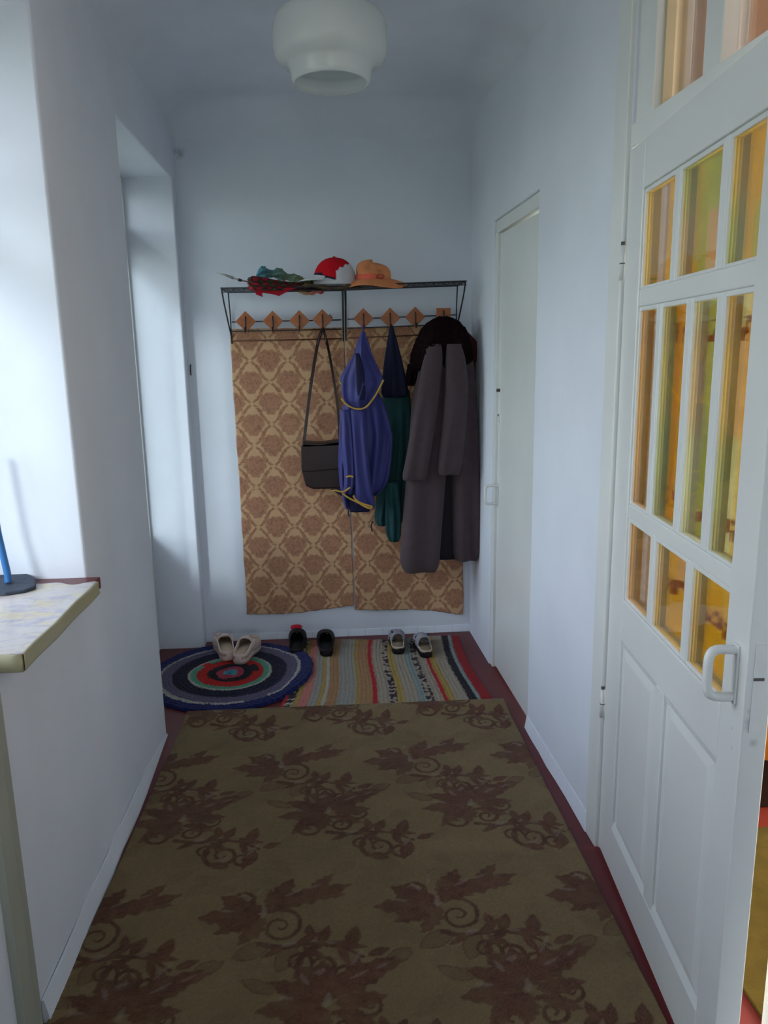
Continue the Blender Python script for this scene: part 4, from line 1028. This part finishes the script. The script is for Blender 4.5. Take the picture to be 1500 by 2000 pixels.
def sandal(loc, ang, side, label, ph=0):
    t = empty('sandal', loc); tag(t, label, 'shoe', 'pair of grey sandals on the striped rug'); L_, Wd = .235, .086
    part('sole', shoe_base(L_, Wd, 0, lambda s: .018+.016*(1-s), side), M['blk'], t, ang, loc)
    part('footbed', shoe_base(L_*.95, Wd*.92, .018, lambda s: .024+.016*(1-s), side), M['sandalin'], t, ang, loc)
    part('rim', rimwall(L_, Wd, side, lambda s: .010, .028, .40), M['clogin'], t, ang, loc)
    part('instep_strap', upper(L_, Wd, side, .30, .52, 0, lambda s: .062, .022, n=8), M['sandal'], t, ang, loc, solid=.0035)
    # toe strap with a cut-out: two bands and side pieces
    part('toe_strap', upper(L_, Wd, side, .66, .78, 0, lambda s: .050-.05*(s-.66), .018, n=6), M['sandal'], t, ang, loc, solid=.0035)
    part('toe_strap', upper(L_, Wd, side, .86, .96, 0, lambda s: .040-.1*(s-.86), .016, n=6), M['sandal'], t, ang, loc, solid=.0035)
    mb = MB()
    for sg in (-1, 1):
        pts = []
        for s in (.36, .5, .66, .8, .92):
            w, o_ = shoe_outline(s, L_, Wd, side); pts.append((o_+sg*w*.85, (s-.5)*L_, .050-.02*(s-.36)))
        mb.tube(bez(place(pts, ang, loc), 5), .006, 8)
    mb.build('side_strap', M['sandal'], t, smooth=True)
    w, o_ = shoe_outline(.41, L_, Wd, side)
    MB().tube(place([(o_-side*w*.8, -.012, .078), (o_-side*w*.8, .004, .078)], ang, loc), .004, 8).build('buckle', M['wire'], t)
sandal(Vector((.284, 3.578, .010)), math.radians(2), 1, 'left grey sandal of the pair, nearer the end wall')
sandal(Vector((.418, 3.520, .010)), math.radians(-1), -1, 'right grey sandal of the pair, nearer the red stripe')

# ------------------------------------------------------------------ left window sill things
def oil_col(u, v, p):
    n1 = fbm(p[..., 0]*3+p[..., 1], p[..., 1]*5, 6, 51); n2 = fbm(p[..., 0]+p[..., 1]*2, p[..., 1]*3-p[..., 0], 18, 52)
    vein = np.abs(n1-.5) < .02
    c = np.zeros(u.shape+(3,)); c[:] = srgb(200, 194, 190)
    m1 = np.clip((n1-.50)*6, 0, 1)[..., None]; c = c*(1-m1)+np.array(srgb(206, 194, 164))*m1
    m2 = np.clip((n2-.56)*6, 0, .8)[..., None]; c = c*(1-m2)+np.array(srgb(174, 170, 186))*m2
    c[vein] = c[vein]*.85
    edge = (p[..., 0] > -.6445); c[edge] = srgb(176, 172, 142)
    rust = np.exp(-((p[..., 0]+.90)/.07)**2-((p[..., 1]-1.90)/.08)**2)[..., None]; c = c*(1-rust*.6)+np.array(srgb(196, 140, 96))*rust*.6
    return c
def oil_xyz(u, v):
    # v runs along the sill, u from the back over the nose and down
    d = u*.42
    xb, xn = -1.012, -.642
    x = np.where(d < .374, xb+d, xn+.004); z = np.where(d < .374, SILL+.004, SILL+.004-(d-.374)*.72)
    y = 1.488+v*(1.985-1.488+.010*np.sin(d*34)+.006*np.sin(d*75))
    y = np.where(d < .10, y, y)
    z = z+.0015*np.sin(y*25+x*9)*(d < .5)
    # near end folds down over the edge
    return np.stack([x, y, z], -1)
oc = grid_mesh('oilcloth', oil_xyz, 113, 110, M['oil'], oil_col)
s = oc.modifiers.new('s', 'SOLIDIFY'); s.thickness = .002; s.offset = 1
tag(oc, 'marbled oilcloth with a cream edge covering the left window sill', 'oilcloth')
M['creamfold'] = mat('cream_oilcloth_backing', srgb(176, 170, 138), .5, .05, 12)
mb = MB(); pr_ = []
for i in range(13):
    g = math.pi*i/12; pr_.append((1.492-.006-.016*math.sin(g), SILL+.006-.019*(1-math.cos(g))))
pr_ += [(1.4925, SILL-.032), (1.4925, SILL+.002)]
mb = MB(); rings = [[(x, y, z) for y, z in pr_] for x in np.linspace(-.90, -.640, 14)]
v_, f_ = loft(rings); add('rolled_end', v_, f_, M['creamfold'], oc, True)
# dark grey cloth with a blue band (brush) on the sill
M['slate'] = mat('slate_bristle_head', srgb(58, 66, 80), .7, .25, 60, .002, 150)
M['bluepl'] = mat('blue_plastic', srgb(36, 104, 168), .35, .05, 10, spec=.5)
t = empty('dustpan', (-.88, 1.97, SILL)); tag(t, 'slate grey dustpan with a long blue handle standing on the window sill', 'dustpan')
Yd = 1.98
Q = [(-60, 1118), (8, 1120), (30, 1119), (50, 1118), (62, 1124), (70, 1128), (70, 1143), (50, 1151), (10, 1158), (-60, 1162)]
a = [FL(x, y, SILL+.016) for x, y in Q]; b = [Vector((p.x, p.y, SILL+.006)) for p in a]; n = len(a)
MB().raw(b+a, [tuple(range(n))[::-1], tuple(range(n, 2*n))]+[(i, (i+1) % n, n+(i+1) % n, n+i) for i in range(n)]).build('pan', M['slate'], t, bevel=.004)
MB().tube(bez([P(16, 1138, 1.96), P(14, 1118, 1.965), P(4, 1075, 1.97), P(-6, 1030, 1.975), P(-16, 960, 1.98), P(-28, 880, 1.985)], 6), .009, 10).build('handle', M['bluepl'], t, smooth=True)

# ------------------------------------------------------------------ curtain behind the glazed leaf
M['curt'] = mat('yellow_print_curtain', (0, 0, 0), .9, .03, 30, spec=.05, attr=True, trans=.5)
def cu_xyz(u, v):
    uu = .105+u*.625; z = .76+v*(1.86-.76)
    w = .010*np.sin(uu*2*np.pi/.105+.6)+.005*np.sin(uu*2*np.pi/.047+2+z)
    n = T+.020+w
    X_ = HG.x+LU.x*uu+LN.x*n; Y_ = HG.y+LU.y*uu+LN.y*n
    return np.stack([X_, Y_, z], -1)
def cu_col(u, v, p):
    uu = .105+u*.625; z = .76+v*1.10
    ye = np.array(srgb(232, 200, 70)); gn = np.array(srgb(196, 206, 110)); pe = np.array(srgb(240, 212, 160)); pl = np.array(srgb(240, 244, 196)); og = np.array(srgb(226, 176, 40))
    c = np.zeros(u.shape+(3,)); c[:] = ye
    def band(a, b, z0, z1, col, s=.012):
        m = (np.clip((uu-a)/s+.5, 0, 1)*np.clip((b-uu)/s+.5, 0, 1)*np.clip((z-z0)/s+.5, 0, 1)*np.clip((z1-z)/s+.5, 0, 1))[..., None]
        c[:] = c*(1-m)+col*m
    band(.30, .45, 1.2, 1.9, gn); band(.34, .52, 1.60, 1.72, pe*.9); band(.55, .80, 1.58, 1.70, gn)
    band(.0, .24, .70, 1.55, og); band(.45, .585, 1.28, 1.49, pe); band(.45, .585, 1.00, 1.28, pl); band(.45, .585, 1.49, 1.56, pl)
    band(.60, .80, 1.06, 1.28, gn); band(.27, .45, 1.02, 1.30, gn*.9); band(.30, .45, .90, 1.0, pe*.9)
    for z0, z1 in ((1.462, 1.505), (1.085, 1.125), (.885, .92)):
        pt = (fbm(uu*90, z*90, 1., 61, 1) > .42)
        m = (z > z0) & (z < z1) & (np.abs(((uu*9) % 1)-.5) < .36) & pt
        c[m] = np.array(srgb(150, 90, 40))
    return (np.clip(c, 0, 1)**.62)*(.96+.08*fbm(uu*8, z, 6, 62))[..., None]
cu = grid_mesh('curtain', cu_xyz, 260, 400, M['curt'], cu_col)
s = cu.modifiers.new('s', 'SOLIDIFY'); s.thickness = .0008
tag(cu, 'yellow and green patterned curtain hung behind the glass of the open door', 'curtain')

# ------------------------------------------------------------------ side room things
M['olive'] = M['olive']
oc2 = mb if False else None
mbc = MB()
mbc.hexa([(.900, 1.335, .001), (2.7, .30, .001), (2.7, 1.99, .001), (.900, 1.99, .001), (.900, 1.335, .011), (2.7, .30, .011), (2.7, 1.99, .011), (.900, 1.99, .011)])
tag(mbc.build('side_room_carpet', M['olive'], bevel=.002), 'olive carpet on the side room floor seen past the door edge', 'carpet')
M['ebony'] = mat('dark_polished_wood', srgb(32, 20, 18), .45, .2, 14, spec=.4)
M['orcl'] = mat('orange_bedspread', srgb(196, 128, 34), .8, .08, 14, .002, 60)
cb = empty('chest', (1.6, 2.22, 0)); tag(cb, 'low dark wooden chest against the side room wall', 'chest')
MB().box(1.05, 2.3, 2.10, 2.345, .0, .62).build('carcass', M['ebony'], cb, bevel=.006)
MB().box(1.04, 2.31, 2.085, 2.348, .62, .645).build('lid', M['ebony'], cb, bevel=.005)
mb = MB(); rings = []
for x in np.linspace(1.18, 2.0, 60):
    w = .006*math.sin(x*60)
    zb2 = .20+.012*math.sin(x*17)
    rings.append([(x, 2.348, .647), (x, 2.20, .648), (x, 2.075, .649), (x, 2.062+w, .63), (x, 2.058+w, .42), (x, 2.055+w, zb2), (x, 2.050+w, zb2), (x, 2.052+w, .42), (x, 2.056+w, .635), (x, 2.072, .655), (x, 2.20, .655), (x, 2.348, .655)])
v_, f_ = loft(rings); o = add('cloth_cover', v_, f_, M['orcl'], None, True)
tag(o, 'orange cloth draped over the dark chest in the side room', 'cloth')

# small marks on the walls
o = MB().tube([P(372, 712, YB-.001), P(372, 725, YB-.012), P(373, 733, YB-.006)], .003, 6).build('nail', M['grime'], None); tag(o, 'small bent nail in the end wall left of the rack', 'nail')
q = P(352, 300, YB)
lo = wb.location
stain(M['limeB'], [(q.x, q.y, q.z, .028, .35), (q.x-.03, q.y, q.z+.01, .02, .25)])
